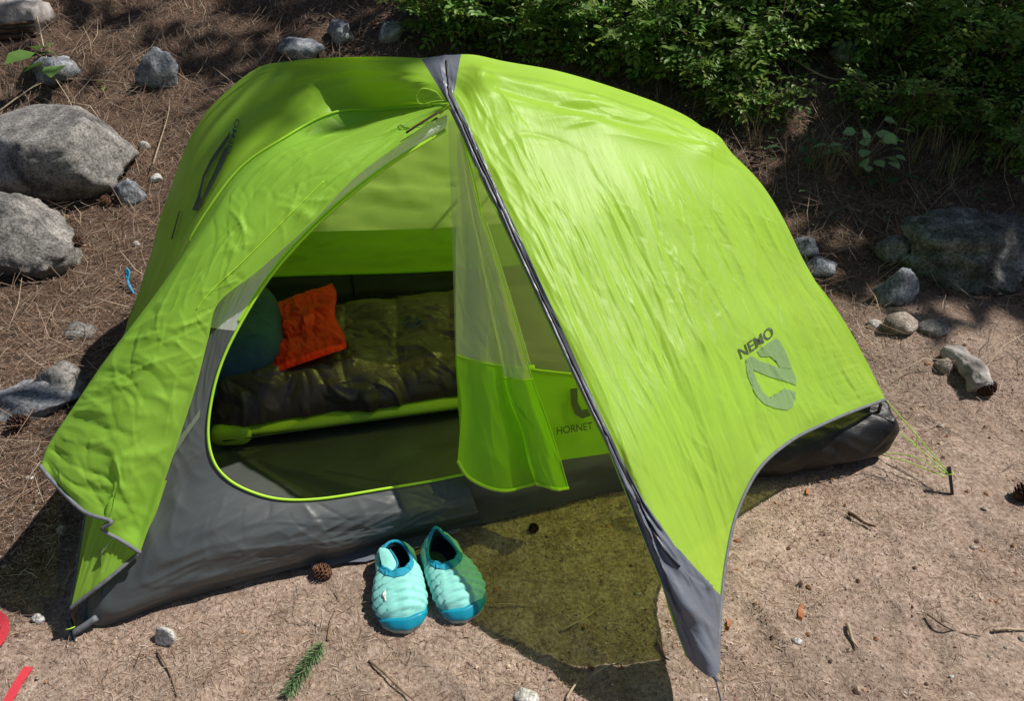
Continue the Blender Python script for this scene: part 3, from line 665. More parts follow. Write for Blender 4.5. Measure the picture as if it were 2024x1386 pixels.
# far and head inner walls
tw = np.linspace(0, 1, 80); tw = (sm(-0.06, 0.22, tw) * sm(-0.06, 0.2, 1 - tw))[:, None]
fw0 = far_edge; fw1 = far_edge + (UP * 0.16 - ab * 0.03) * tw; fw2 = far_edge + (UP * 0.36 - ab * 0.09) * tw
def wb2(a, b, n, amp, seed, d):
    t_ = np.linspace(0, 1, n)[None, :, None]; S = a[:, None] * (1 - t_) + b[:, None] * t_
    q = np.linspace(0, 1, n)[None]; p_ = np.linspace(0, 1, len(a))[:, None]
    return S + d * (amp * np.sin(np.pi * q) * (1 + 3 * pn(p_ * 9, q * 3, seed) + 1.0 * ridged(p_ * 14, q * 4, seed + 1)))[..., None]
sheet('bathtub_wall', wb2(fw0, fw1, 12, 0.008, 121, -ab), M_grey, tent)
IB = wb2(fw1, fw2, 40, 0.010, 123, -ab)
IB = IB - ab * (creases(np.linspace(0, 1, 80)[:, None], np.linspace(0, 1, 40)[None], 90, 124, 1.0, .6, .06, .22, .012, .012, (0, 1), (0, 1), 2.1, .22) * np.sin(np.pi * np.linspace(0, 1, 40))[None] ** .5)[..., None]
sheet('inner_band', IB, M_band, tent)
rtop = spline([axpl((720, 112)) - UP * 0.16, axpl((880, 115)) - UP * 0.08, axpl((1150, 155)) - UP * 0.05, HUB2 - UP * 0.05], 80)
sheet('netting_panel', wb2(fw2, rtop, 40, 0.006, 125, -ab), M_netf, tent)
tube('wall_seam', fw1 - ab * 0.006, 0.004, M_piping, tent, 5)
tube('toggle_strap', spline([fw1[27] - ab * 0.012, fw1[27] - ab * 0.02 - UP * 0.05, fw0[27] - ab * 0.03 + UP * 0.06], 8), 0.004, M_zip, tent, 5)
for jj in (38, 42):
    sc_ = np.array([fw2[jj] * (1 - t) + rtop[jj] * t - ab * 0.008 for t in np.linspace(0, 1, 16)])
    tube('netting_seam', sc_, 0.006, M_net_door, tent, 4)
hw0 = spline([A + V(0.03, 0.03, 0.004), (A + B) / 2 + AX * 0.05, B], 40); hw1 = spline([A + AX * 0.10 + ab * .04 + UP * 0.20, (A + B) / 2 + AX * 0.10 + UP * 0.22, B + AX * 0.08 - ab * .06 + UP * 0.10], 40)
sheet('bathtub_wall', wb2(hw0, hw1, 14, 0.006, 127, AX), M_grey, tent)
hw2 = spline([LN[120] + AX * .08 - UP * .05, (LN[105] + LF[115]) / 2 - UP * .08 + AX * .06, LF[125] - UP * .06 + AX * .06], 40)
sheet('netting_panel', wb2(hw1, hw2, 14, 0.003, 129, AX), M_net, tent)
# dark foot of the inner tent bulging out from under the fly
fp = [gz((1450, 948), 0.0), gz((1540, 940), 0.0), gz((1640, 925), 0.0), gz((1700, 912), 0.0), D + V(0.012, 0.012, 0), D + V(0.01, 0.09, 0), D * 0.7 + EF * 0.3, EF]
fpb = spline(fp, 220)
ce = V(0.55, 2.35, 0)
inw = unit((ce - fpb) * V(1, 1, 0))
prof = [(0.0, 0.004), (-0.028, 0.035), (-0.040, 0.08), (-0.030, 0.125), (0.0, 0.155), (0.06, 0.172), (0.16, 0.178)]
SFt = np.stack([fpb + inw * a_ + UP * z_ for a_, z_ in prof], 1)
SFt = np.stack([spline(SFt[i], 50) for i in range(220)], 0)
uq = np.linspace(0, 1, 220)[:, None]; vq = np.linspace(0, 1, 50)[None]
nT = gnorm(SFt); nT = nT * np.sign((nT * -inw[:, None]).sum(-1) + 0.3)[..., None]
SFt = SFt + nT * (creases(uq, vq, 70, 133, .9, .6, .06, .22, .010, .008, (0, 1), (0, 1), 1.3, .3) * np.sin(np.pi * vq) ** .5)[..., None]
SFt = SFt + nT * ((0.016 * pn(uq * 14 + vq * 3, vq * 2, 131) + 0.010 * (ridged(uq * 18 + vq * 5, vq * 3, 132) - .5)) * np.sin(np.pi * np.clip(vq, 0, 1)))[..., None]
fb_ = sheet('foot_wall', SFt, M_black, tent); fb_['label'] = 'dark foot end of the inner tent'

# ---- unzipped inner door hanging at the right of the opening
doorA_px = [((904, 262), (912, 262)), ((903, 370), (945, 385)), ((900, 480), (962, 500)), ((900, 600), (985, 610)), ((902, 706), (1003, 722)), ((912, 800), (1022, 800)), ((908, 870), (1040, 880)), ((905, 912), (1052, 940)), ]
doorB_px = [((908, 268), (912, 268)), ((926, 400), (944, 400)), ((945, 490), (972, 485)), ((965, 600), (1007, 590)), ((985, 690), (1036, 690)), ((1003, 782), (1058, 762)), ((1030, 850), (1090, 850)), ((1046, 920), (1108, 910)), ((1060, 958), (1125, 967))]
def door_sheet(rows_px, off, bulge, seed, n1=50, n2=130, bottom=None):
    R_ = []
    for k, (l, r) in enumerate(rows_px):
        f = k / (len(rows_px) - 1)
        l3, r3 = nw(l, off * (0.3 + f)), nw(r, off * (0.3 + f)); m3 = (l3 + r3) / 2 + nwn * bulge * f
        R_.append(spline([l3, m3, r3], n1))
    R_ = np.array(R_)
    S = np.stack([spline(R_[:, j], n2) for j in range(n1)], 0)
    if bottom is not None:
        Bt = spline([nw(p, off * 1.2) for p in bottom], n1)
        t = sm(0.62, 1.0, np.linspace(0, 1, n2))[None, :, None]
        S = S + (Bt - S[:, -1])[:, None] * t
    a = np.linspace(0, 1, n1)[:, None]; b = np.linspace(0, 1, n2)[None]
    return S + nwn * ((0.010 * np.sin(a * 8 + 1.5 + 2 * b) + 0.006 * pn(a * 4, b * 7, seed) + creases(a, b, 40, seed, 1.2, .5, .05, .25, .006, .006, (0, 1), (.3, 1), .18, .75)) * sm(0, .4, b))[..., None]
SDA = door_sheet(doorA_px, 0.045, 0.02, 141, bottom=[(905, 912), (925, 943), (960, 962), (1000, 968), (1040, 962), (1062, 955)])
SDB = door_sheet(doorB_px, 0.075, 0.015, 143)
def split(S, j, nm, door):
    k = int(j)
    sheet('netting', S[:, :k + 1], M_net_door, door); sheet('lower_panel', S[:, k:], M_inner, door)
    tube('panel_seam', S[:, k] + nwn * 0.002, 0.002, M_piping, door, 4)
    tube('door_binding', S[:, -1] + nwn * 0.002, 0.0045, M_piping, door, 6)
    tube('door_binding', S[-1] + nwn * 0.002, 0.0018, M_piping, door, 4)
pA, pB = proj(SDA), proj(SDB)
door_e = mesh_obj('inner_door', SDA[:2, :4].reshape(-1, 3), gridf(2, 4), M_net_door, tent); door_e['label'] = 'unzipped inner door hanging in folds'
split(SDA, np.argmin(np.abs(pA[25, :, 1] - 716)), 'a', door_e); split(SDB, np.argmin(np.abs(pB[25, :, 1] - 752)), 'b', door_e)

# ---- printed marks
def print_poly(name, polys, fun, mat, parent, cuts=9):
    bm = bmesh.new()
    for poly in polys:
        f = bm.faces.new([bm.verts.new((x, y, 0)) for x, y in poly])
    bmesh.ops.triangulate(bm, faces=bm.faces[:])
    bmesh.ops.subdivide_edges(bm, edges=bm.edges[:], cuts=cuts, use_grid_fill=True)
    bmesh.ops.triangulate(bm, faces=bm.faces[:])
    vs_ = np.array([fun((v.co.x, v.co.y)) for v in bm.verts]); bm.verts.index_update()
    fs = [tuple(v.index for v in f.verts) for f in bm.faces]; bm.free()
    return mesh_obj(name, vs_, fs, mat, parent, True, np.zeros((len(vs_), 2)) + vs_[:, :2])
def print_text(name, txt, p0, p1, hgt, fun, mat, parent, shear=(0, 0), cuts=2, weight=0.012):
    cu = bpy.data.curves.new('lettering', 'FONT'); cu.body = txt; cu.size = 1.0; cu.offset = weight; cu.resolution_u = 3
    o = bpy.data.objects.new('lettering', cu); COL.objects.link(o)
    dg = bpy.context.evaluated_depsgraph_get(); me = bpy.data.meshes.new_from_object(o.evaluated_get(dg))
    bm = bmesh.new(); bm.from_mesh(me); bpy.data.objects.remove(o); bpy.data.curves.remove(cu); bpy.data.meshes.remove(me)
    bmesh.ops.triangulate(bm, faces=bm.faces[:])
    bmesh.ops.subdivide_edges(bm, edges=[e for e in bm.edges if e.calc_length() > 0.15], cuts=cuts, use_grid_fill=True)
    bmesh.ops.triangulate(bm, faces=bm.faces[:])
    xs = [v.co.x for v in bm.verts]; ys = [v.co.y for v in bm.verts]
    x0, x1, y0, y1 = min(xs), max(xs), min(ys), max(ys)
    p0, p1, hv = np.array(p0, float), np.array(p1, float), np.array(hgt, float)
    vs_ = np.array([fun(p0 + (p1 - p0) * ((v.co.x - x0) / (x1 - x0)) + hv * ((v.co.y - y0) / (y1 - y0))) for v in bm.verts]); bm.verts.index_update()
    fs = [tuple(v.index for v in f.verts) for f in bm.faces]; bm.free()
    return mesh_obj(name, vs_, fs, mat, parent, True, vs_[:, :2])
zc = lambda P: [(1420 + x / 6.93, 620 + y / 6.93) for x, y in P]
onR = lambda p: surf_at(SR, pxR, nR, p, 0.0022)
shield = [zc([(360, 650), (400, 600), (462, 587), (477, 700), (467, 780), (520, 930), (600, 1080), (690, 1155), (850, 1165), (900, 1030), (1055, 1075), (1040, 1190), (1010, 1280), (940, 1328), (760, 1298), (620, 1240), (540, 1160), (460, 1020), (395, 860)]),
          zc([(470, 592), (560, 655), (700, 700), (835, 748), (1000, 770), (1052, 880), (1057, 985), (880, 920), (700, 872), (474, 775)]),
          zc([(520, 520), (620, 440), (780, 340), (835, 375), (900, 500), (960, 640), (1004, 763), (835, 741), (800, 690), (750, 545), (700, 592), (570, 590)])]
print_poly('logo_print', shield, onR, M_print_hard, fly_r)
print_text('lettering_print', 'NEMO', (1464, 711), (1530, 664), (-7, -20), onR, M_print, fly_r)
zh = lambda P: [(300 + x / 3.647, 180 + y / 3.647) for x, y in P]
onH = lambda p: surf_at(SH, pxH, nH, p, 0.007)
hl = [zh([(582, 298), (530, 370), (440, 500), (385, 620), (350, 760), (308, 866), (352, 872), (385, 800), (368, 768), (395, 640), (450, 530), (520, 430), (575, 350)]),
      zh([(570, 395), (540, 425), (505, 490), (470, 580), (425, 670), (378, 790), (405, 770), (455, 690), (500, 600), (540, 520), (562, 450)])]
print_poly('logo_print', hl, onH, M_print, tent)
print_text('lettering_print', 'NEMO', (458, 308), (478, 240), (-8, -4), onH, M_print, tent)
print_poly('vent_slit', [[(359, 418), (361, 419), (346, 475), (343, 475)]], onH, M_zip, tent, 3)
onW = lambda p: nw(p, 0.012)
print_text('lettering_print', 'HORNET', (1101, 860), (1172, 849), (-1, -15), onW, M_print, bandp)
print_poly('logo_print', [[(1127, 769), (1141, 767), (1142, 795), (1150, 811), (1163, 808), (1168, 822), (1151, 828), (1137, 820), (1129, 800)]], onW, M_print, bandp, 2)
onC = lambda p: nw(p, 0.045)

# ---- cords and stakes
ST0 = gz((1882, 982)); STT = dp((1876, 928), depth(ST0) - 0.02)
tube('guy_line', spline([KC, (KC + STT) / 2 - UP * 0.004, STT + V(0, 0, -0.01)], 14), 0.0016, M_cord, tent, 5)
CTOP = dp((1718, 808), depth(D) - 0.02)
tube('guy_line', spline([CTOP, (CTOP + STT) / 2 - UP * 0.003, STT - UP * 0.015], 14), 0.0015, M_cord, tent, 5)
CLOW = D + V(0.01, 0.0, 0.015)
tube('guy_line', spline([CLOW, (CLOW + STT) / 2 - UP * 0.008, STT - UP * 0.03], 14), 0.0016, M_cord, tent, 5)
tube('guy_line', spline([CLOW + V(0, 0, 0.006), (CLOW + STT) / 2 + V(0.01, 0.012, 0.006), STT - UP * 0.02], 14), 0.0013, M_cord, tent, 5)
mm = (KC + STT) / 2; tube('guy_line', spline([mm, mm + V(0.005, -0.01, -0.04), (CTOP + STT) / 2 + V(.01, 0, -0.005)], 8), 0.0013, M_cord, tent, 5)
PG = gz((1432, 1420), 0.01)
tube('guy_line', spline([FT + V(-0.002, 0.0, 0.0), FT * 0.6 + PG * 0.4, PG], 10), 0.002, M_trim, tent, 5)
tube('guy_tab', spline([FT + V(-0.012, 0.012, 0.01), FT + V(0.004, -0.012, -0.008)], 5), [0.012, 0.011, 0.008, 0.006, 0.004], M_trim, tent, 6)
tube('corner_strap', spline([A + V(0.05, 0.02, 0.035), A + V(0.02, 0.005, 0.02), A + V(-0.005, -0.005, 0.008)], 8), 0.008, M_trim, tent, 6)
sB = gz((268, 640)); tube('corner_strap', spline([SH[4, -1], SH[4, -1] * .5 + B * .5 + V(-.02, 0, 0), B + V(-0.02, 0, 0)], 8), 0.008, M_zip, tent, 5)
def stake(P_, top, label, mat=M_metal, r=0.0032, group=None):
    e = empty('tent_stake'); tag(e, label, 'stake')
    P_, top = np.asarray(P_), np.asarray(top); d = unit(P_ - top)
    mb = MB()
    for q in range(3):                  # Y-section blades
        a = q * 2.094; s_ = unit(np.cross(d, UP + V(0.01, 0.02, 0))); s2 = np.cross(d, s_); w = math.cos(a) * s_ + math.sin(a) * s2
        n_ = np.cross(d, w) * 0.0012; pts = []
        for b_ in (top, P_ + d * 0.06):
            pts += [b_ - n_, b_ + n_, b_ + n_ + w * r * 1.6, b_ - n_ + w * r * 1.6]
        mb.add(pts, [(0, 1, 5, 4), (1, 2, 6, 5), (2, 3, 7, 6), (3, 0, 4, 7), (0, 3, 2, 1), (4, 5, 6, 7)])
    mb.build('shaft', mat, e, False)
    v, f = tube_geo([top - d * 0.006, top + d * 0.004], [r * 1.9, r * 1.9], 8); mesh_obj('head', v, f, mat, e, False)
    lp = [top + d * 0.012 + 0.009 * (math.cos(a) * unit(np.cross(d, UP)) + math.sin(a) * unit(np.cross(d, np.cross(d, UP)))) for a in np.linspace(0, 6.28, 12)]
    tube('cord_loop', lp, 0.0014, M_cord, e, 5)
    return e
stake(ST0, STT, 'dark metal stake holding the lime guy lines by the foot of the tent')
stake(gz((146, 1268)), gz((137, 1232), 0.035), 'dark metal stake at the pole tip beneath the thrown-open flap', r=0.004)
be = empty('cord_tie'); tag(be, 'short blue cord loop on the litter behind the tent', 'cord')
b0 = tp((262, 580)); tube('cord', spline([b0 + V(0.0, 0, 0.004), b0 + V(-0.012, 0.02, 0.02), b0 + V(-0.03, 0.05, 0.05), b0 + V(-0.026, 0.06, 0.075), b0 + V(-0.018, 0.055, 0.06), b0 + V(-0.022, 0.03, 0.03), b0 + V(0.012, -.012, 0.006)], 40), 0.0042, M_cyan, be, 6)
tube('sleeve', spline([b0 + V(-0.028, 0.055, 0.06), b0 + V(-0.03, 0.05, 0.015)], 5), 0.006, M_zip, be, 6)

# ------------------------------------------------------------------ things in the tent
def pillow_mesh(c, ax_, ay_, L_, W_, H_, nlev=40, p=3.2, f=None):
    n = 48; th = np.linspace(0, 2 * np.pi, n, endpoint=False); ph = np.linspace(-np.pi / 2, np.pi / 2, nlev)
    sp = lambda w, e: np.sign(w) * np.abs(w) ** e
    T_, Ph = np.meshgrid(th, ph, indexing='ij'); e = 2 / p
    x = sp(np.cos(T_), e) * np.cos(Ph) ** 0.6; y = sp(np.sin(T_), e) * np.cos(Ph) ** 0.6; z = np.sin(Ph)
    if f is not None: x, y, z = f(x, y, z)
    return np.asarray(c) + ax_ * (x * L_ / 2)[..., None] + ay_ * (y * W_ / 2)[..., None] + UP * (z * H_ / 2)[..., None]
pad = empty('sleeping_pad'); tag(pad, 'lime inflatable sleeping pad under the dark sleeping bag', 'sleeping pad')
def padf(x, y, z):
    z = z * (1 + 0.05 * np.cos(x * 60)); return x, y, z
SP = pillow_mesh(ts(1.19, -0.095, 0.058), AX, -ab, 1.84, 0.51, 0.085, 40, 9, padf)
sheet('air_body', SP, M_pad, pad, True)
sheet('valve_corner', pillow_mesh(ts(0.325, 0.125, 0.055), unit(AX + V(.1, -.1, 0)), np.cross(UP, unit(AX + V(.1, -.1, 0))), 0.12, 0.075, 0.07, 16, 4), M_pad, pad, True)
tube('side_seam', spline([ts(0.30, 0.162, 0.055), ts(1.1, 0.164, 0.057), ts(2.0, 0.162, 0.055)], 40), 0.0025, M_print, pad, 5)

bag = empty('sleeping_bag'); tag(bag, 'crinkled glossy dark olive sleeping bag spread on the lime pad', 'sleeping bag')
nb1, nb2 = 380, 200
tb = np.linspace(0.255, 2.02, nb1)[:, None]; sb_ = np.linspace(-1, 1, nb2)[None]
hw_b = 0.243 - 0.05 * sm(1.0, 2.0, tb) - 0.03 * np.exp(-((tb - 0.255) / 0.05) ** 2)
edge = (1 - np.abs(sb_) ** 4.0) ** 0.55
prof_b = 0.10 + 0.04 * sm(.1, -.5, sb_) * sm(.5, .7, tb) + 0.045 * np.exp(-((sb_ - 0.72) / 0.22) ** 2) * sm(0.9, 0.5, tb) + 0.03 * np.exp(-((sb_ + 0.1) / 0.5) ** 2) * sm(0.5, 0.9, tb) + 0.02 * fb(tb * 4, sb_ * 2, 2, 151)
head = sm(0.25, 0.34, tb) ** 0.6
# hood lies flatter where the pillow sits
dipb = 1 - 0.75 * sm(.55, .2, sb_) * sm(.60, .46, tb)
Zb = 0.088 + prof_b * edge * head * dipb
baf = np.abs(np.sin(tb * np.pi / 0.17 + 0.25 * np.sin(sb_ * 3)))
Zb = Zb + 0.012 * (baf ** 0.6 - .5) * edge * head
wb = 0.25 * pn(tb * 7, sb_ * 3, 152)
ub = (tb - tb.min()) / (tb.max() - tb.min()); qb = (sb_ + 1) / 2
cr_b = 0.010 * pn(tb * 9, sb_ * 3, 153) + creases(ub, qb, 260, 154, 0.5, .55, .04, .18, .011, .008, (0, 1), (0, 1), 1.77, .62) + creases(ub, qb, 500, 155, 0.5, .8, .02, .08, .006, .0045, (0, 1), (0, 1), 1.77, .62)
Zb = Zb + cr_b * edge ** 0.5 * sm(0.255, 0.30, tb)
SBg = Mc + AX * (tb + 0 * sb_)[..., None] - ab * (-0.105 + sb_ * hw_b)[..., None] + UP * Zb[..., None]
SBg = SBg - ab * (cr_b * 1.2 * np.abs(sb_) ** 3)[..., None]
sheet('shell', SBg, M_bag, bag)
lowb = np.stack([SBg[:, -1], SBg[:, -1] - UP * 0.012 - ab * -0.012], 1)
sheet('underside', lowb, M_bag, bag)
bl = lambda p: SBg[np.unravel_index(np.argmin(((proj(SBg)[..., :2] - np.array(p)) ** 2).sum(-1)), SBg.shape[:2])] + UP * 0.010 - ab * .004 * -1
ring = [bl((815 + 18 * math.cos(a), 645 + 9 * math.sin(a) * 1.0)) for a in np.linspace(0, 2 * math.pi, 24)]
tube('logo_print', ring, 0.0022, M_pillow, bag, 4)
tube('logo_print', [bl((803, 650)), bl((812, 640)), bl((818, 649)), bl((828, 640))], 0.002, M_pillow, bag, 4)

pil = empty('camping_pillow'); tag(pil, 'teal inflatable pillow with blue base at the head of the tent', 'pillow')
pax = unit(-ab + AX * 0.05); pay = np.cross(UP, pax)
def pilf(x, y, z):
    z = z * (1 + 0.30 * np.abs(x) ** 2) ; y = y * (1 - 0.22 * np.exp(-(x / 0.35) ** 2) * (y < 0))
    return x, y, z
sheet('cover', pillow_mesh(ts(0.36, -0.165, 0.225), pax, pay, 0.46, 0.27, 0.17, 40, 3.0, pilf), M_pillow, pil, True)
sheet('base', pillow_mesh(ts(0.355, -0.150, 0.16), pax, pay, 0.47, 0.28, 0.11, 30, 3.4), M_pillowb, pil, True)

sack = empty('stuff_sack'); tag(sack, 'crinkled orange red stuff sack lying between the teal pillow and sleeping bag', 'sack')
q = [gz((512, 612), 0.17), gz((655, 561), 0.275), gz((680, 690), 0.265), gz((520, 746), 0.195)]
ns = 90
a_ = np.linspace(0, 1, ns)[:, None, None]; b_ = np.linspace(0, 1, ns)[None, :, None]
base = (q[0] * (1 - a_) + q[1] * a_) * (1 - b_) + (q[3] * (1 - a_) + q[2] * a_) * b_
a2, b2 = a_[..., 0], b_[..., 0]
nQ = unit(np.cross(q[1] - q[0], q[3] - q[0])); nQ = nQ if nQ @ (CAM - q[0]) > 0 else -nQ
ed = np.clip(np.sin(np.pi * a2), 0, 1) ** 0.5 * np.clip(np.sin(np.pi * b2), 0, 1) ** 0.5
w2 = 0.2 * pn(a2 * 4, b2 * 4, 161)
crk = 0.010 * (ridged(a2 * 5 + w2 * 4, b2 * 6 + w2 * 5, 162) - .5) + 0.006 * (ridged(a2 * 12 - b2 * 5, b2 * 9 + a2 * 4, 163) - .5) + 0.004 * (ridged(a2 * 20 + b2 * 8, b2 * 20, 164) - .5)
crk = 0.5 * crk + creases(a2, b2, 90, 165, .6, .9, .03, .10, .011, .006, (0, 1), (0, 1), .3, .3)
inpl = unit(q[1] - q[0]) * 0.012
top_ = base + nQ * (0.026 * ed + crk * (0.3 + 0.7 * ed))[..., None] + inpl * (np.sin(b2 * 9) * (a2 > .8) * (a2 - .8) * 4)[..., None]
sheet('front', top_, M_red, sack); sheet('back', base - nQ * (0.02 * ed)[..., None] + inpl * (np.sin(b2 * 9) * (a2 > .8) * (a2 - .8) * 4)[..., None], M_red, sack)
tube('seam', top_[-1] + nQ * 0.001, 0.002, M_red, sack, 4)

# ------------------------------------------------------------------ slippers
def slipper(heel_px, toe_px, label, mirror_x, lift, fold, name='slipper'):
    e = empty(name); tag(e, label, 'slipper', None)
    h3, t3 = gz(heel_px), gz(toe_px); d = unit((t3 - h3) * V(1, 1, 0)); Ln = 0.246
    c = t3 - d * Ln; sd = np.cross(d, UP)
    n = 150; a = np.linspace(0, 2 * np.pi, n, endpoint=False)
    # sole outline: x along 0..1, y half width
    def outline(a):
        x = 0.5 - 0.5 * np.cos(a)
        wl = np.interp(x, [0, .05, .15, .3, .45, .6, .75, .88, .96, 1], [0, .55, .80, .84, .82, .94, 1.0, .86, .55, 0])
        s = np.sign(np.sin(a)); y = s * wl * 0.056 + mirror_x * 0.008 * np.sin(np.pi * np.clip((x - .45) / .55, 0, 1))
        return x, y
    ox, oy = outline(a)
    ox = spline(np.stack([np.r_[ox, ox[:1]], np.r_[oy, oy[:1]]], 1), n + 1)[:-1]; oy = ox[:, 1] * 1.0; ox = ox[:, 0] * 1.0
    # opening outline
    ang = np.arctan2(oy / 0.053, (0.46 - ox) * 2)     # 0 = heel direction
    rx = 0.28 - 0.215 * np.cos(ang); ry = 0.036 * np.sin(ang)
    rz = 0.063 + lift * np.exp(-(ang / 0.45) ** 2) - 0.012 * np.exp(-((np.abs(ang) - 1.4) / 0.6) ** 2) + 0.006 * np.exp(-((np.abs(ang) - np.pi) / 0.8) ** 2)
    K = 64; k = np.linspace(0, 1, K); aa = k * np.pi / 2
    fx = 1 - np.cos(aa) ** 1.15; fz = np.sin(aa) ** 0.85
    PX = ox[:, None] * (1 - fx) + rx[:, None] * fx; PY = oy[:, None] * (1 - fx) + ry[:, None] * fx
    bul = 0.006 * np.sin(np.pi * k)[None] * np.sign(oy)[:, None] * np.clip(np.abs(oy)[:, None] / 0.03, 0, 1); PY = PY + bul
    ez = 1 + 0.55 * sm(.62, .95, ox)[:, None]
    PZ = 0.016 + (rz[:, None] - 0.016) * fz[None] ** ez
    def world(x, y, z): return c + d * (np.asarray(x) * Ln)[..., None] + sd * np.asarray(y)[..., None] + UP * np.asarray(z)[..., None]
    S = world(PX, PY, PZ); nn = gnorm(np.concatenate([S[-2:], S, S[:2]], 0))[2:-2]
    cen = world(np.full_like(PX, .5), PY * 0, PZ * 0.5); nn = nn * np.sign((nn * (S - cen)).sum(-1))[..., None]
    # quilting: cross bands and two lengthwise seams
    quilt = 0.0085 * (np.abs(np.sin((PX + 0.025 * np.cos(PY * 45)) * np.pi / 0.082)) ** 0.45) * sm(0.30, 0.45, PX) + 0.0025 * np.abs(np.sin(PZ * np.pi / .018)) ** .6 * sm(.45, .3, PX) - 0.0030 * np.exp(-((PY - 0.012) / 0.0022) ** 2) * sm(.42, .5, PX) - 0.0026 * np.exp(-((PY + 0.022) / 0.002) ** 2) * sm(.42, .5, PX)
    quilt = quilt + 0.0006 * fb(PX * 20, PY * 120, 2, 171)
    capk = 0.07 + 0.24 * sm(0.80, 0.98, ox)
    quilt = quilt * sm(0.0, 0.16, k[None] - capk[:, None] + 0.02)
    S1 = S + nn * quilt[..., None]
    sheet('upper', S1, M_aqua, e, True)
    # rubber toe cap and side guard
    capk = 0.07 + 0.24 * sm(0.80, 0.98, ox)
    KC_ = 18; U = np.linspace(0, 1, KC_)[None] * capk[:, None] * (K - 1)
    i0 = np.clip(U.astype(int), 0, K - 2); f0 = (U - i0)[..., None]; r_ = np.arange(n)[:, None]
    cap = (S[r_, i0] * (1 - f0) + S[r_, i0 + 1] * f0) + nn[r_, i0] * (0.0058 * sm(1.0, 0.85, np.linspace(0, 1, KC_))[None, :, None] * 1.0 + 0.0006)
    sheet('toe_cap', cap, M_teal, e, True)
    # collar and lining
    rim = S1[:, -1]; tube('collar', np.vstack([rim, rim[:2]]), 0.0042, M_collar, e, 8)
    bandS = np.stack([S1[:, -8] + nn[:, -8] * 0.0022, S1[:, -4] + nn[:, -4] * 0.0028, S1[:, -2] + nn[:, -2] * 0.0022 + UP * .0005, rim + UP * 0.002], 1); sheet('collar_band', bandS, M_collar, e, True)
    foot = world(0.30 + (rx - 0.28) * 1.05, ry * 1.05, np.full(n, 0.022)); inn = np.stack([rim - nn[:, -1] * 0.001, rim * 0.85 + world(rx * 0 + .3, ry * 0, rz) * .15 - UP * 0.008, (rim + foot) / 2, foot, world(np.full(n, .3), np.zeros(n), np.full(n, .022))], 1)
    sheet('lining', inn, M_lining, e, True)
    so = np.stack([world(ox * 1.02 - .01, oy * 1.04, np.full(n, 0.0005)), world(ox * 1.02 - .01, oy * 1.06, np.full(n, 0.007)), world(ox * 1.015 - .007, oy * 1.05, np.full(n, 0.015)), world(ox * .98 + .01, oy * .95, np.full(n, 0.0165))], 1)
    sheet('sole', so, M_sole, e, True)
    if fold:
        f1 = world(np.array([.12, .20, .30, .40]), mirror_x * np.array([.034, .037, .036, .035]), np.array([.066, .066, .064, .062])); f2 = world(np.array([.15, .25, .36, .44]), mirror_x * np.array([.010, .004, -.002, .010]), np.array([.058, .066, .062, .060]))
        f1, f2 = spline(f1, 14), spline(f2, 14); w = np.linspace(0, 1, 8)[None, :, None]
        sheet('folded_heel', f1[:, None] * (1 - w) + f2[:, None] * w + UP * (0.004 * np.sin(np.pi * w)), M_aqua, e)
        tube('fold_edge', f2 + UP * 0.002, 0.0025, M_collar, e, 6)
        for m_ in range(3):             # white patch of three curved bars
            arc = []
            for t in np.linspace(0, 1, 8):
                xx = 0.66 + 0.020 * m_ + 0.055 * t * (1 - 0.12 * m_); yy = 0.036 + 0.004 * math.sin(t * 2.2)
                i = np.argmin((PX - xx) ** 2 * 0.07 + (PY - yy) ** 2); i = np.unravel_index(i, PX.shape); arc.append(S1[i] + nn[i] * 0.0015)
            tube('white_mark', spline(arc, 10), 0.003, M_white, e, 4)
    return e
slipper((780, 1105), (808, 1252), 'quilted aqua slipper with its heel folded in and a white patch', 1, 0.0, True)
slipper((866, 1098), (921, 1232), 'quilted aqua slipper with its heel standing up, half in the green shade', -1, 0.030, False)

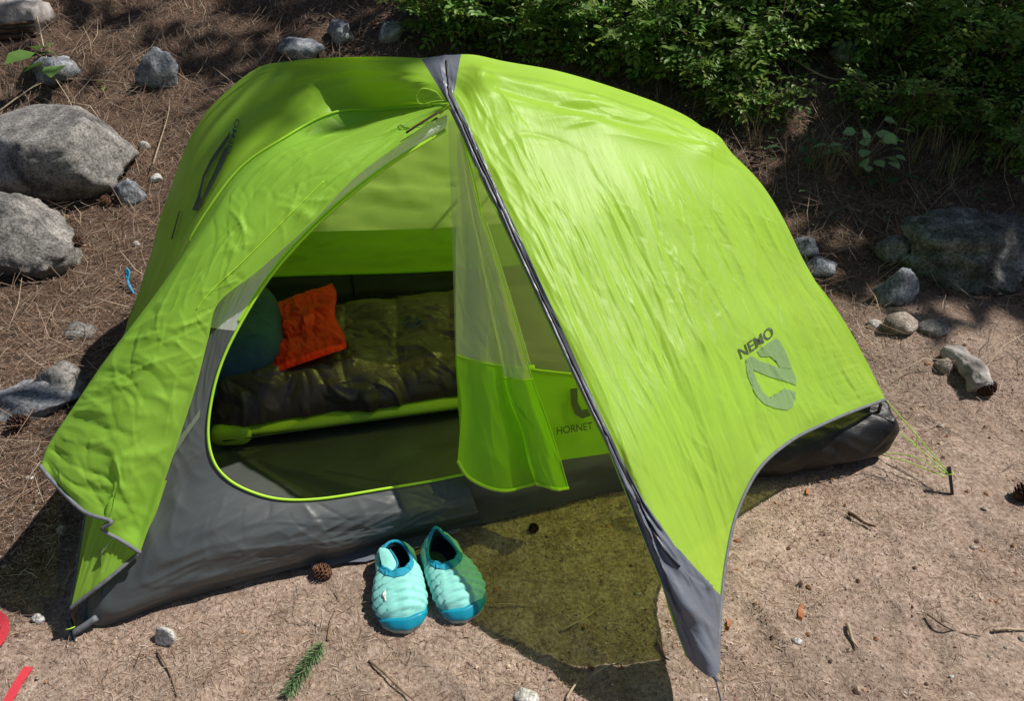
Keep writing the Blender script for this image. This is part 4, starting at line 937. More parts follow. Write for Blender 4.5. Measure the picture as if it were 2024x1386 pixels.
# ------------------------------------------------------------------ stones
def rock(name, label, box, mat, seed, dr=0.8, sub=4, rough=0.14, facets=12, sink=0.34, cat='rock', group=None, tilt=0.0, hmin=0.45, facet_k=0.70, hfix=None):
    x0, y0, x1, y1 = box; cx, cy = (x0 + x1) / 2, (y0 + y1) / 2
    P_ = tp((cx, y1 - 0.25 * (y1 - y0))); dep_ = depth(P_)
    w = (x1 - x0) * dep_ / FPX; hm = (y1 - y0) * dep_ / FPX; Dd = w * dr
    el = math.asin(min(0.95, max(0.1, (CAMH - P_[2]) / np.linalg.norm(P_ - CAM))))
    H_ = max((hm ** 2 - (Dd * math.sin(el)) ** 2, (hmin * w) ** 2))[0] if False else max(hmin * min(w, hm * 1.5), math.sqrt(max(hm ** 2 - (Dd * math.sin(el)) ** 2, 0)) / math.cos(el))
    if hfix: H_ = hfix
    c = tp((cx, cy), H_ * (0.5 - sink))
    bm = bmesh.new(); bmesh.ops.create_icosphere(bm, subdivisions=sub, radius=1.0)
    r = random.Random(seed)
    pl = [(Vector((r.gauss(0, 1), r.gauss(0, 1), r.gauss(0, 0.8))).normalized(), r.uniform(facet_k - 0.1, facet_k + 0.12)) for _ in range(facets)]
    off = Vector((seed * 3.7, seed * 1.3, seed * 0.9))
    for v in bm.verts:
        p = v.co.copy()
        for n_, k_ in pl:
            d_ = p.dot(n_) - k_
            if d_ > 0: p -= n_ * d_ * 0.96
        f = 1 + rough * (mnoise.noise(p * 1.6 + off) + 0.5 * mnoise.noise(p * 3.7 + off) + 0.36 * mnoise.noise(p * 8 + off) + 0.26 * mnoise.noise(p * 17 + off) - 0.5 * max(0, 0.12 - abs(mnoise.noise(p * 2.3 + off * 2))) / 0.12 * 0.35)
        p *= f; v.co = p
    vs_ = np.array([v.co[:] for v in bm.verts]); bm.verts.index_update(); fs = np.array([[v.index for v in f.verts] for f in bm.faces]); bm.free()
    ext = vs_.max(0) - vs_.min(0); vs_ = (vs_ - (vs_.max(0) + vs_.min(0)) / 2) / ext
    ca, sa = math.cos(tilt), math.sin(tilt); vs_ = vs_ * V(w, Dd, H_)
    vs_ = np.stack([vs_[:, 0] * ca - vs_[:, 2] * sa, vs_[:, 1], vs_[:, 0] * sa + vs_[:, 2] * ca], 1)
    o = mesh_obj(name, vs_, fs, mat); o.location = c
    tag(o, label, cat, group); return o
rock('boulder', 'large smooth grey boulder resting above another on the needle slope', (-22, 218, 262, 394), M_rockg, 5, 0.75, 5, 0.07, 9, 0.22, 'boulder', hmin=0.5)
rock('boulder', 'rough grey boulder sitting just below the large smooth one', (-70, 384, 150, 556), M_rockg, 12, 0.8, 5, 0.12, 9, 0.2, 'boulder')
rock('rock', 'oval grey stone at the foot of the rough boulder', (86, 487, 161, 531), M_rockg, 3, 0.7, 3, 0.1, 6)
rock('rock', 'mottled slab leaning in the slope between log and tent', (272, 92, 352, 200), M_rockb, 21, 0.8, 4, 0.22, 9, 0.35)
rock('rock', 'dark grey rock peeping up right behind the tent roof', (550, 72, 645, 125), M_rockb, 8, 0.8, 4, 0.2, 8)
rock('rock', 'small blue grey stone beside the dry log', (65, 110, 160, 170), M_rockb, 31, 0.8, 3, 0.2, 7, 0.4)
rock('rock', 'pale speckled wedge of rock below the large smooth boulder', (218, 352, 288, 412), M_rockb, 14, 0.6, 4, 0.15, 9, 0.3, tilt=-0.4)
rock('rock', 'square grey stone cut by the tent shadow', (124, 634, 192, 674), M_rockg, 17, 0.8, 3, 0.1, 9, 0.35)
rock('rock', 'flat pointed grey slab sunk in the litter at the shadow edge', (70, 712, 182, 800), M_rockg, 23, 0.9, 4, 0.12, 10, 0.42)
rock('rock', 'broad bluish slab half buried below the pointed slab', (-20, 745, 165, 835), M_rockb, 26, 0.8, 4, 0.15, 10, 0.42)
rock('rock', 'round grey cobble standing on the shaded bank beside the big boulder', (1731, 462, 1796, 519), M_rockg, 41, 0.9, 4, 0.05, 3, 0.2)
rock('rock', 'blue grey tapering stone under the round cobble', (1732, 528, 1808, 618), M_rockb, 44, 0.7, 4, 0.12, 8, 0.25, tilt=-0.5)
rock('boulder', 'huge dark granite boulder in the shade of the shrubs', (1765, 412, 2080, 615), M_rockd, 47, 0.7, 5, 0.26, 9, 0.46, 'boulder')
rock('rock', 'blue stone tucked against the tent foot panel', (1560, 466, 1616, 512), M_rockb, 52, 0.9, 3, 0.12, 6)
rock('rock', 'dark angular stone just below the blue stone by the tent', (1588, 506, 1655, 548), M_rockb, 54, 0.9, 3, 0.15, 8)
rock('rock', 'tan block with a shaded face on the edge of the bare earth', (1746, 618, 1812, 668), M_rockt, 57, 0.9, 3, 0.06, 10, 0.25, facet_k=0.72)
rock('rock', 'white pebble beside the tan block', (1715, 630, 1744, 652), M_rockw, 59, 0.9, 3, 0.12, 6)
rock('rock', 'grey sloping stone right of the tan block', (1815, 632, 1875, 668), M_rockg, 61, 0.9, 3, 0.12, 8)
rock('rock', 'tan cube shaped stone beside the rotten log', (1848, 706, 1884, 742), M_rockt, 63, 0.9, 3, 0.06, 9, 0.3)
rock('rock', 'pale pointed stone on the sunny dirt before the grey tent wall', (308, 1236, 352, 1282), M_rockw, 66, 0.7, 3, 0.08, 14, 0.35, facet_k=0.5)
rock('rock', 'white crumbly stone at the mouth of the green shade', (1014, 1362, 1066, 1396), M_rockw, 67, 0.8, 3, 0.25, 5, 0.3)
rock('rock', 'pale stone just outside the head corner stake', (62, 1212, 90, 1236), M_rockw, 69, 0.8, 3, 0.15, 8, 0.3)
rock('rock', 'reddish stone lying inside the tent shadow', (112, 1038, 136, 1062), M_rockt, 71, 0.8, 3, 0.15, 8, 0.3)
rock('rock', 'white chip of quartz below the oval grey stone', (262, 476, 278, 490), M_rockw, 73, 0.8, 2, 0.15, 6)
rock('rock', 'white flake on the sunny litter by the pale speckled wedge', (294, 342, 322, 362), M_rockw, 75, 0.8, 2, 0.15, 6)
rock('rock', 'thin pale stone lying on the dark needles beside the large boulder', (276, 278, 298, 302), M_rockw, 77, 0.5, 2, 0.15, 6)
rock('rock', 'white pebble on the dirt right of the grey guy corner', (1564, 1258, 1586, 1276), M_rockw, 79, 0.8, 2, 0.12, 6)
rock('rock', 'grey rock in the sunlit gap above the tent peak', (645, 40, 700, 95), M_rockb, 81, 0.9, 3, 0.2, 8)
rock('rock', 'bluish rock right of the sunlit gap above the tent peak', (745, 40, 800, 90), M_rockb, 83, 0.9, 3, 0.2, 8)
rock('rock', 'small dark rock under the shrubs at the slope edge', (1640, 75, 1700, 130), M_rockb, 85, 0.9, 3, 0.2, 8)
pr = random.Random(5); pm = [M_rockt, M_rockt, M_rockw, M_rockt]
k = 0
while k < 30:
    px_, py_ = pr.uniform(0, 2024), pr.uniform(560, 1386)
    if 60 < px_ < 1760 and py_ < 1330 - 0.16 * px_ + (0 if px_ < 1300 else -400): continue
    if 720 < px_ < 980 and py_ < 1290: continue
    s_ = pr.uniform(4, 9)
    rock('pebble', 'small loose pebble lying on the bare dirt round the tent', (px_ - s_, py_ - s_ * .5, px_ + s_, py_ + s_ * .5), pm[k % 4], 200 + k, 0.8, 2, 0.25, 9, 0.42, 'pebble', 'loose pebbles on the dirt'); k += 1

# ------------------------------------------------------------------ wood, cones, twigs, strap
def log(name, label, pts, r, mat, seed, k=18, n=36, cat='log'):
    P_ = spline(pts, n); v, f = tube_geo(P_, np.interp(np.linspace(0, 1, n), np.linspace(0, 1, len(r)), r), k)
    v = v.reshape(n, k, 3); a = np.linspace(0, 2 * np.pi, k, endpoint=False)[None]; s_ = np.linspace(0, 1, n)[:, None]
    d = unit(v - P_[:, None]); R_ = np.linalg.norm(v - P_[:, None], axis=-1)
    v = v + d * (R_ * (0.30 * pn(np.cos(a) * 2.5 + s_ * 3.5, np.sin(a) * 2.5 + seed, seed) + 0.30 * pn(a * 5.5, s_ * 3.5 + seed, seed + 1) + 0.12 * pn(a * 9, s_ * 14, seed + 2)))[..., None]
    e = empty(name); tag(e, label, cat); mesh_obj('trunk', v.reshape(-1, 3), f, mat, e)
    return e
l0, l1_ = tp((-60, 60)), tp((95, 55)); le = log('fallen_log', 'weathered grey split log lying on the upper slope', [l0 + UP * .05, (l0 + l1_) / 2 + UP * .06, l1_ + UP * .05], [0.11, 0.12, 0.115, 0.09], M_oldwood, 301)
for q in range(3):
    tube('bark_strip', spline([l0 + V(0, -0.10, .06 - .03 * q), (l0 + l1_) / 2 + V(0, -0.13, .05 - .03 * q), l1_ + V(-.02, -0.09, .05 - .03 * q)], 12), [0.012, 0.016, 0.014, 0.016, 0.012, 0.014, 0.016, 0.014, 0.012, 0.014, 0.012, 0.008], M_bark, le, 6)
r0, r1 = tp((1862, 702)), tp((1935, 782)); re_ = log('rotten_log', 'pale rotten log end poking out of the bank on the right', [r0 + UP * .02, (r0 + r1) / 2 + V(.02, .0, .035), r1 + UP * .03], [0.02, 0.034, 0.030, 0.040, 0.034, 0.036], M_oldwood, 305, 26, 60)
def cone(px_, label, size, mat, seed, lean=None):
    e = empty('pine_cone'); tag(e, label, 'pine cone')
    b = tp(px_); r = random.Random(seed); axd = unit(V(r.uniform(-1, 1), r.uniform(-1, .4), 0.25) if lean is None else lean)
    s1 = unit(np.cross(axd, UP)); s2 = np.cross(axd, s1); c = b + UP * size * 0.36 - axd * size * 0.5
    mb = MB(); core = MB()
    prof = lambda t: size * 0.40 * math.sin(math.pi * min(1, t * 0.86 + 0.12)) ** 0.8
    v, f = tube_geo([c + axd * size * t for t in np.linspace(0, 1, 8)], [prof(t) * 0.7 + .001 for t in np.linspace(0, 1, 8)], 8); core.add(v, f); core.build('core', M_coned, e)
    for i in range(64):
        t = i / 64; a = i * 2.39996; R_ = prof(t); w = math.cos(a) * s1 + math.sin(a) * s2; u_ = np.cross(axd, w)
        p = c + axd * size * t; sz = size * 0.13
        b0_ = p + w * R_ * 0.6; tip = p + w * (R_ * 1.15) + axd * size * 0.10; th = axd * size * 0.03
        mb.add([b0_ - u_ * sz * .6, b0_ + u_ * sz * .6, tip + u_ * sz, tip - u_ * sz, tip + u_ * sz * .8 - th, tip - u_ * sz * .8 - th, b0_ - th], [(0, 1, 2, 3), (3, 2, 4, 5), (1, 6, 4, 2), (0, 3, 5, 6)])
    mb.build('scales', mat, e, False); return e
cone((640, 1140), 'reddish pine cone against the grey tent wall', 0.046, M_cone, 1)
cone((1945, 778), 'dark pine cone at the end of the rotten log', 0.062, M_coned, 2)
cone((152, 486), 'dark pine cone right behind the oval grey stone', 0.06, M_coned, 3)
cone((42, 848), 'dark pine cone below the broad bluish slab', 0.065, M_coned, 4)
cone((2020, 985), 'dark pine cone in the shade beyond the guy lines', 0.06, M_coned, 6)
cone((1055, 1050), 'brown pine cone lying in the green shade', 0.030, M_coned, 7)
cone((560, 425) if False else (212, 404), 'brown pine cone beside the pale speckled wedge', 0.05, M_cone, 8)

def twig(label, pts, r0_, mat, name='twig', cat='twig', dz=0.006, sub=None):
    P_ = [tp(p) + UP * dz for p in pts]; C = spline(P_, 24)
    C = C + UP * (0.006 * np.sin(np.linspace(0, 7, 24)))[:, None] * 0.5
    e = tube(name, C, np.linspace(r0_, r0_ * 0.45, 24), mat, None, 6); tag(e, label, cat)
    return e
twig('thin curved twig standing over the fir sprig', [(648, 1270), (655, 1230), (668, 1190), (664, 1172)], 0.003, M_twig)
twig('long brown twig lying in front of the slippers', [(730, 1310), (765, 1340), (795, 1368), (822, 1392)], 0.0035, M_twig)
twig('bent twig on the sunny dirt right of the grey guy corner', [(1832, 1218), (1860, 1240), (1895, 1252), (1935, 1262)], 0.003, M_twig)
twig('forked pale stick at the right edge of the bare dirt', [(1962, 1250), (1985, 1248), (2040, 1246)], 0.004, M_twigp)
twig('crooked bark stick below the dark foot of the tent', [(1676, 1018), (1700, 1032), (1728, 1045)], 0.006, M_bark)
twig('short broken stick right of the orange bark chip', [(1674, 1238), (1682, 1262), (1694, 1284)], 0.0055, M_twigp)
twig('pale straw lying across the green shade', [(975, 1200), (1010, 1199), (1060, 1198)], 0.002, M_twigp)
twig('yellowed stem forked in the middle of the green shade', [(1108, 1252), (1140, 1235), (1180, 1208), (1196, 1198)], 0.003, M_twigp)
twig('long thin stem lying at the shade edge before the slippers', [(1120, 1386), (1140, 1350), (1148, 1335)], 0.0035, M_twigp)
twig('slanting dry stem across the green shade by the guy corner', [(1165, 1342), (1220, 1312), (1262, 1295)], 0.002, M_twigp)
twig('dry brown stick in front of the grey tent wall', [(312, 1290), (335, 1330), (352, 1382)], 0.003, M_twig)
twig('short dark stick in the lit gap under the guy corner', [(1298, 1270), (1312, 1300), (1322, 1310)], 0.004, M_twig)
twig('thin branch leaning over the large smooth boulder', [(85, 70), (110, 170), (150, 240), (190, 335)], 0.0035, M_twigp, dz=0.10)
twig('long dead branch lying across the needles left of the tent', [(-10, 240), (90, 175), (190, 168), (275, 180)], 0.004, M_twigp, dz=0.03)
twig('dry stem arching up between large boulder and tent', [(308, 345), (322, 300), (338, 240), (340, 215)], 0.003, M_twigp, dz=0.05)
twig('pale stem lying below the large smooth boulder', [(125, 404), (160, 385), (200, 352), (212, 338)], 0.004, M_twigp, dz=0.02)
twig('dark curved branch under the shrubs on the slope', [(1560, 130), (1600, 155), (1640, 170), (1680, 172)], 0.006, M_twigp, dz=0.04)
for nm, (x, y), lab in [('bark_chip', (1582, 1212), 'orange bark chip on the sunny dirt'), ('bark_chip', (1440, 1236), 'small orange bark flake close to the guy corner'), ('bark_chip', (1595, 975), 'brown bark flake under the dark tent foot')]:
    c = tp((x, y)); l_ = 0.05 if y < 1230 and y > 1100 else 0.03; th = 1.2
    d1 = unit(V(0.35, 0.9, 0)); d2 = np.cross(UP, d1)
    vs_ = []
    for z_, s_ in ((0.001, 1.0), (0.008, 0.8)):
        vs_ += [c + d1 * l_ * a * .5 * s_ + d2 * l_ * b * .17 * s_ + UP * z_ for a, b in ((-1, -.6), (-.3, -1), (.9, -.7), (1.1, .3), (.2, 1), (-.9, .7))]
    mesh_obj(nm, vs_, [(0, 1, 2, 3, 4, 5)[::-1], tuple(range(6, 12))] + [(i, (i + 1) % 6, 6 + (i + 1) % 6, 6 + i) for i in range(6)], M_bark_chip, None, False)
    tag(bpy.data.objects[-1] if False else COL.objects[-1], lab, 'bark')
# fir sprig
sp_ = empty('fir_sprig'); tag(sp_, 'fresh green fir sprig lying on the sunny dirt', 'sprig')
c1 = spline([tp((572, 1378)) + UP * .012, tp((605, 1330)) + UP * .016, tp((640, 1278)) + UP * .012], 60)
tube('stem', c1, 0.0028, M_twig, sp_, 6)
mb = MB()
tdir = unit(np.gradient(c1, axis=0))
for i in range(60):
    for q in range(7):
        w = unit(rng.normal(size=3) + UP * .5); w = unit(w - tdir[i] * (w @ tdir[i])) ; dr_ = unit(w - tdir[i] * 0.9)
        l_ = rng.uniform(.016, .030); p = c1[i] + rng.normal(size=3) * .001; s_ = unit(np.cross(dr_, UP + rng.normal(size=3) * .3)) * 0.0011
        g_ = np.array([0.17, 0.27, 0.13]) * rng.uniform(.7, 1.5)
        mb.add([p - s_, p + s_, p + dr_ * l_ + s_ * .4 + UP * .002, p + dr_ * l_ - s_ * .4 + UP * .002], [(0, 1, 2, 3)], g_)
nd = mb.build('needles', M_leaf, sp_, False); nd['kind'] = 'stuff'
# red strap
def strap(name, label, pts, w, mat, cat, up=None):
    C = spline(pts, 40); T = unit(np.gradient(C, axis=0)); 
    side = np.array([unit(np.cross(t, UP) if up is None else np.cross(t, up)) for t in T])
    S = np.stack([C - side * w / 2, C - side * w / 2 + UP * .0018, C + side * w / 2 + UP * .0018, C + side * w / 2], 1)
    o = sheet(name, S, mat); o.data.polygons.foreach_set('use_smooth', np.full(len(o.data.polygons), False)); tag(o, label, cat); return o
strap('webbing_strap', 'flat end of red webbing on the dirt at the picture corner of the tent clearing' if False else 'flat straight end of red webbing lying on the dirt', [tp((58, 1322)) + UP * .004, tp((38, 1355)) + UP * .006, tp((15, 1392)) + UP * .004, tp((-25, 1440)) + UP * .004], 0.021, M_strap, 'strap')
s0 = tp((-25, 1262)); 
strap('webbing_strap', 'red webbing strap curled up into a loop', [tp((-40, 1240)) + UP * .02, tp((-8, 1228)) + UP * .022, tp((12, 1238)) + UP * .026, tp((17, 1256)) + UP * .024, tp((2, 1276)) + UP * .012, tp((-40, 1300)) + UP * .004], 0.02, M_strap, 'strap', unit(V(0.0, -0.5, 0.8)))

# ------------------------------------------------------------------ plants
def leaf_geo(p, d, up, l_, w_, c, V_, F_, C_, fold=0.25):
    s = unit(np.cross(d, up)); n_ = np.cross(s, d); b = len(V_)
    V_.extend([p, p + d * l_ * .30 + s * w_ * .42 + n_ * w_ * fold * .5, p + d * l_ * .68 + s * w_ * .40 + n_ * w_ * fold * .5, p + d * l_ - n_ * l_ * .08, p + d * l_ * .68 - s * w_ * .40 + n_ * w_ * fold * .5, p + d * l_ * .30 - s * w_ * .42 + n_ * w_ * fold * .5, p + d * l_ * .5])
    F_.extend([(b, b + 1, b + 6), (b + 1, b + 2, b + 6), (b + 2, b + 3, b + 6), (b + 3, b + 4, b + 6), (b + 4, b + 5, b + 6), (b + 5, b, b + 6)])
    C_.extend([c] * 7)
def shrub(base, H_, R_, nst, nlf, label, seed, ll=0.03, col=(0.055, 0.12, 0.03), name='shrub', group='shrubs on the slope', cat='shrub', pairs=4):
    r = np.random.default_rng(seed); e = empty(name); tag(e, label, cat, group)
    V_, F_, C_ = [], [], []; st = MB()
    for s in range(nst):
        a = r.uniform(0, 2 * np.pi); q = r.uniform(0.25, 1) ** .7; h = H_ * r.uniform(.45, 1.05)
        o = base + V(math.cos(a), math.sin(a), 0) * R_ * .2 * r.uniform(0, 1)
        tip = base + V(math.cos(a) * R_ * q, math.sin(a) * R_ * q, h)
        C = spline([o, o * .55 + tip * .45 + UP * h * .18, tip], 12)
        v, f = tube_geo(C, np.linspace(.006, .0018, 12), 4); st.add(v, f)
        for k in range(nlf):
            t = r.uniform(.08, 1.0); p = C[int(t * 11)] + r.normal(size=3) * 0.015
            d = unit(V(math.cos(a), math.sin(a), 0) * .5 + r.normal(size=3) * V(.8, .8, .35) + UP * .15)
            rl = ll * r.uniform(2.4, 4.2)
            up = unit(UP + r.normal(size=3) * .35); sd = unit(np.cross(d, up)); cc = np.array(col) * r.uniform(.6, 1.5) * np.array([r.uniform(.85, 1.35), 1, r.uniform(.8, 1.1)])
            for m in range(pairs):
                pp = p + d * rl * (m + .6) / (pairs + .3) - UP * rl * .12 * (m / pairs) ** 2
                for sg in (-1, 1): leaf_geo(pp, unit(sd * sg + d * .45 + r.normal(size=3) * .15), up, ll * r.uniform(.7, 1.1), ll * .55, cc * r.uniform(.85, 1.15), V_, F_, C_)
            leaf_geo(p + d * rl, unit(d - UP * .2), up, ll, ll * .55, cc, V_, F_, C_)
    st.build('stems', M_twig, e)
    fo = mesh_obj('foliage', np.array(V_), np.array(F_), M_leaf, e, False, None, np.array(C_)); fo['kind'] = 'stuff'
    return e
SH_ = [((880, 70), .34, .30), ((960, 75), .42, .34), ((1060, 105), .40, .34), ((1150, 110), .44, .34), ((1240, 125), .42, .34), ((1330, 150), .42, .34), ((1430, 165), .40, .34),
       ((1530, 120), .42, .34), ((1660, 60), .45, .38), ((1750, 130), .46, .36), ((1840, 150), .5, .36), ((1930, 175), .5, .36), ((2020, 200), .5, .36),
       ((910, 10), .5, .4), ((1030, 20), .55, .42), ((1150, 20), .55, .42), ((1280, 30), .6, .44), ((1400, 40), .6, .44), ((1520, 20), .6, .44), ((1640, 0), .6, .44), ((1760, 20), .65, .46), ((1880, 30), .65, .46), ((2000, 60), .65, .46),
       ((1120, -60), .8, .55), ((1350, -60), .9, .55), ((1600, -80), .9, .6), ((1850, -80), .9, .6),
       ((1740, 232), .24, .22), ((1800, 245), .26, .22), ((1500, 235), .22, .20), ((1970, 330), .26, .2), ((1920, 270), .26, .22), ((1420, 205), .24, .22), ((2010, 300), .3, .22)]
for i, (p, h, r) in enumerate(SH_):
    b = tp(p) if p[1] >= 0 else tp((p[0], 0)) + V(0, -p[1] / 100.0, 0)
    b[2] = float(terr(b[0], b[1]))
    small = h < 0.31
    ordw = ['first', 'second', 'third', 'fourth', 'fifth', 'sixth', 'seventh', 'eighth', 'ninth', 'tenth', 'eleventh', 'twelfth', 'thirteenth']
    if i < 13: lb = 'dense small leaved shrub, %s of the front row counted from the tent peak' % ordw[i]
    elif i < 23: lb = 'dense small leaved shrub, %s of the second row counted from the tent peak' % ordw[i - 13]
    elif i < 27: lb = 'tall leafy shrub, %s of the hindmost row counted from the tent peak' % ordw[i - 23]
    else: lb = 'low young bush with small bright leaflets at the front of the thicket'
    shrub(b, h, r, 9 if small else 17, 11 if small else 14, lb, 400 + i, 0.032 if small else 0.042,
          (0.16, 0.28, 0.06) if small else (0.16, 0.29, 0.06), 'bush' if small else 'shrub', 'young bushes before the thicket' if small else 'shrubs of the thicket', 'bush' if small else 'shrub')
def broad(p, label, n, ll, H_, seed, col, name='broadleaf_plant'):
    r = np.random.default_rng(seed); e = empty(name); tag(e, label, 'plant'); b = tp(p); st = MB()
    for k in range(n):
        a = r.uniform(0, 6.28); tip = b + V(math.cos(a) * H_ * .7 * r.uniform(.2, 1), math.sin(a) * H_ * .6 * r.uniform(.2, 1), H_ * r.uniform(.35, 1))
        v, f = tube_geo(spline([b, b * .5 + tip * .5 + UP * H_ * .1, tip], 8), np.linspace(.003, .0015, 8), 4); st.add(v, f)
        V_, F_, C_ = [], [], []
        leaf_geo(tip, unit(V(math.cos(a) + r.normal() * .4, math.sin(a) - .3, -.15)), unit(UP + r.normal(size=3) * .25), ll * r.uniform(.75, 1.2), ll * .85, np.array(col) * r.uniform(.8, 1.25), V_, F_, C_, 0.18)
        mesh_obj('leaf', np.array(V_), np.array(F_), M_leaf, e, False, None, np.array(C_))
    st.build('stems', M_twig, e); return e
broad((1690, 350), 'broad leaved seedling below the thicket, its leaf colour brightened like a sun fleck', 26, 0.065, 0.24, 501, (0.30, 0.48, 0.20))  # raised leaf colour stands in for a fleck of sunlight
broad((128, 150), 'plant with a few long green leaves beside the weathered log', 6, 0.15, 0.16, 503, (0.12, 0.22, 0.05))
broad((1560, 335), 'small dark leaved seedling between tent and thicket', 6, 0.055, 0.15, 505, (0.06, 0.12, 0.05))
broad((1745, 380), 'low dark leaved seedling under the brightened one', 8, 0.06, 0.12, 507, (0.06, 0.13, 0.05))
broad((212, 178), 'tiny yellow green sprout on the needles left of the tent', 3, 0.04, 0.05, 509, (0.30, 0.38, 0.05))
def tuft(p, label, n, H_, seed, col):
    r = np.random.default_rng(seed); b = tp(p); V_, F_, C_ = [], [], []
    for k in range(n):
        a = r.uniform(0, 6.28); h = H_ * r.uniform(.5, 1.1); o = b + r.normal(size=3) * V(.02, .02, 0); tip = o + V(math.cos(a) * h * .55, math.sin(a) * h * .55, h)
        C = spline([o, o * .5 + tip * .5 + UP * h * .15, tip], 6); s = unit(np.cross(tip - o, UP)) * .0018; i0 = len(V_)
        for j, c in enumerate(C): V_.extend([c - s * (1 - j / 6), c + s * (1 - j / 6)])
        F_ += [(i0 + 2 * j, i0 + 2 * j + 1, i0 + 2 * j + 3, i0 + 2 * j + 2) for j in range(5)]; C_ += [np.array(col) * r.uniform(.7, 1.3)] * 12
    o = mesh_obj('grass_tuft', np.array(V_), np.array(F_), M_needle, None, False, None, np.array(C_)); tag(o, label, 'grass', 'dry grass tufts on the bank'); return o
for i, p in enumerate([(1780, 260), (1800, 320), (1850, 300), (1900, 330), (1960, 330), (1600, 330), (1640, 350), (1910, 190), (1490, 290), (1870, 350)]):
    tuft(p, 'tuft of thin dry grass on the bank below the thicket', 26, .18, 520 + i, (0.22, 0.20, 0.08) if i % 2 else (0.30, 0.22, 0.13))

# ------------------------------------------------------------------ needle litter, gravel and dead stems
from numpy import cross as ncross
def inside_tent(x, y):
    t = (np.stack([x, y, 0 * x], -1) - Mc) @ AX; s = -(np.stack([x, y, 0 * x], -1) - Mc) @ ab
    hwid = 0.74 - 0.06 * t; return (t > -0.02) & (t < 2.2) & (np.abs(s) < hwid - 0.085 * np.sin(np.pi * np.clip(t / 2.2, 0, 1)))
def scatter(n, xr, yr, wfun):
    x = rng.uniform(*xr, n); y = rng.uniform(*yr, n)
    vis = np.abs(x) < 0.75 * (y * CT + 1.0) + 0.3
    keep = (rng.uniform(0, 1, n) < wfun(x, y)) & ~inside_tent(x, y) & vis
    return x[keep], y[keep]
def strands(name, x, y, lmin, lmax, wid, pal, label, curve=0.1, lift=0.006, tiltmax=0.25):
    n = len(x); a = rng.uniform(0, 2 * np.pi, n); l = rng.uniform(lmin, lmax, n) * rng.uniform(.6, 1, n)
    d = np.stack([np.cos(a), np.sin(a)], -1); s = np.stack([-d[:, 1], d[:, 0]], -1)
    w = wid * rng.uniform(.6, 1.3, n)[:, None]; cv = rng.normal(0, curve, n)[:, None] * l[:, None]
    tl = rng.uniform(-tiltmax, tiltmax, n) * l
    base = rng.uniform(0.0015, lift, n)
    pts = []
    for t in (-.5, 0, .5):
        c = np.stack([x, y], -1) + d * (l * t)[:, None] + s * cv * (1 - 4 * t * t)
        z = terr(c[:, 0], c[:, 1]) + micro(c[:, 0], c[:, 1]) + base + tl * t + np.abs(tl) * .5
        ww = w * (1 - abs(t))
        for sg in (-1, 1): pts.append(np.concatenate([c + s * ww * .5 * sg, z[:, None]], 1))
    Vv = np.stack(pts, 1).reshape(-1, 3); b = (np.arange(n) * 6)[:, None]
    F_ = np.concatenate([b + np.array([[0, 1, 3, 2]]), b + np.array([[2, 3, 5, 4]])], 0)
    pal = np.array(pal); c = pal[rng.integers(0, len(pal), n)] * rng.uniform(.65, 1.35, n)[:, None]
    o = mesh_obj(name, Vv, F_, M_needle, None, False, None, np.repeat(c, 6, 0)); tag(o, label, kind='stuff'); return o
PAL = [(0.25, 0.14, 0.085), (0.32, 0.21, 0.14), (0.17, 0.10, 0.072), (0.44, 0.34, 0.25), (0.12, 0.085, 0.07), (0.30, 0.25, 0.21)]
PALP = [(0.36, 0.25, 0.18), (0.50, 0.40, 0.31), (0.24, 0.14, 0.09), (0.40, 0.30, 0.23), (0.18, 0.10, 0.07)]
dn = lambda x, y: np.clip(litter_amount(x, y) * 1.1 - .1 + 0.25 * pn(x * 3, y * 3, 77), 0, 1)
x, y = scatter(150000, (-4.2, 4.2), (1.0, 6.2), dn)
strands('needle_litter', x, y, .035, .085, .0016, PAL, 'fallen brown pine needles covering the slope', .1, .012)
x, y = scatter(16000, (-4.2, 4.2), (1.6, 6.2), lambda x, y: dn(x, y) ** 1.5)
strands('dead_stems', x, y, .10, .38, .0026, [(0.36, 0.28, 0.20), (0.28, 0.19, 0.13), (0.18, 0.12, 0.09)], 'thin dead stems criss-crossing the needle litter', .12, .04, .3)
x, y = scatter(80000, (-1.8, 2.2), (.85, 2.6), lambda x, y: 0.10 + 1.1 * np.clip(pn(x * 4, y * 4, 78) * 1.6 + .35, 0, 1))
strands('needle_crumbs', x, y, .008, .030, .0013, PALP, 'broken needle crumbs strewn over the bare dirt', .08, .004, .12)
def grit(name, x, y, s0_, s1_, pal, label):
    n = len(x); r = rng.uniform(s0_, s1_, n) ** 1.0; o8 = np.array([[1, 0, 0], [-1, 0, 0], [0, 1, 0], [0, -1, 0], [0, 0, 1], [0, 0, -1]], float)
    f8 = np.array([[0, 2, 4], [2, 1, 4], [1, 3, 4], [3, 0, 4], [2, 0, 5], [1, 2, 5], [3, 1, 5], [0, 3, 5]])
    a = rng.uniform(0, 6.28, n); ca, sa = np.cos(a)[:, None], np.sin(a)[:, None]
    v = o8[None] * rng.uniform(.5, 1.1, (n, 6, 1)) * r[:, None, None] * V(1, .8, .6)
    vx = v[..., 0] * ca - v[..., 1] * sa; vy = v[..., 0] * sa + v[..., 1] * ca
    z = terr(x, y) + micro(x, y)
    Vv = np.stack([vx + x[:, None], vy + y[:, None], v[..., 2] + z[:, None] + r[:, None] * .3], -1).reshape(-1, 3)
    F_ = (f8[None] + (np.arange(n) * 6)[:, None, None]).reshape(-1, 3)
    c = np.array(pal)[rng.integers(0, len(pal), n)] * rng.uniform(.7, 1.25, n)[:, None]
    o = mesh_obj(name, Vv, F_, M_needle, None, False, None, np.repeat(c, 6, 0)); tag(o, label, kind='stuff')
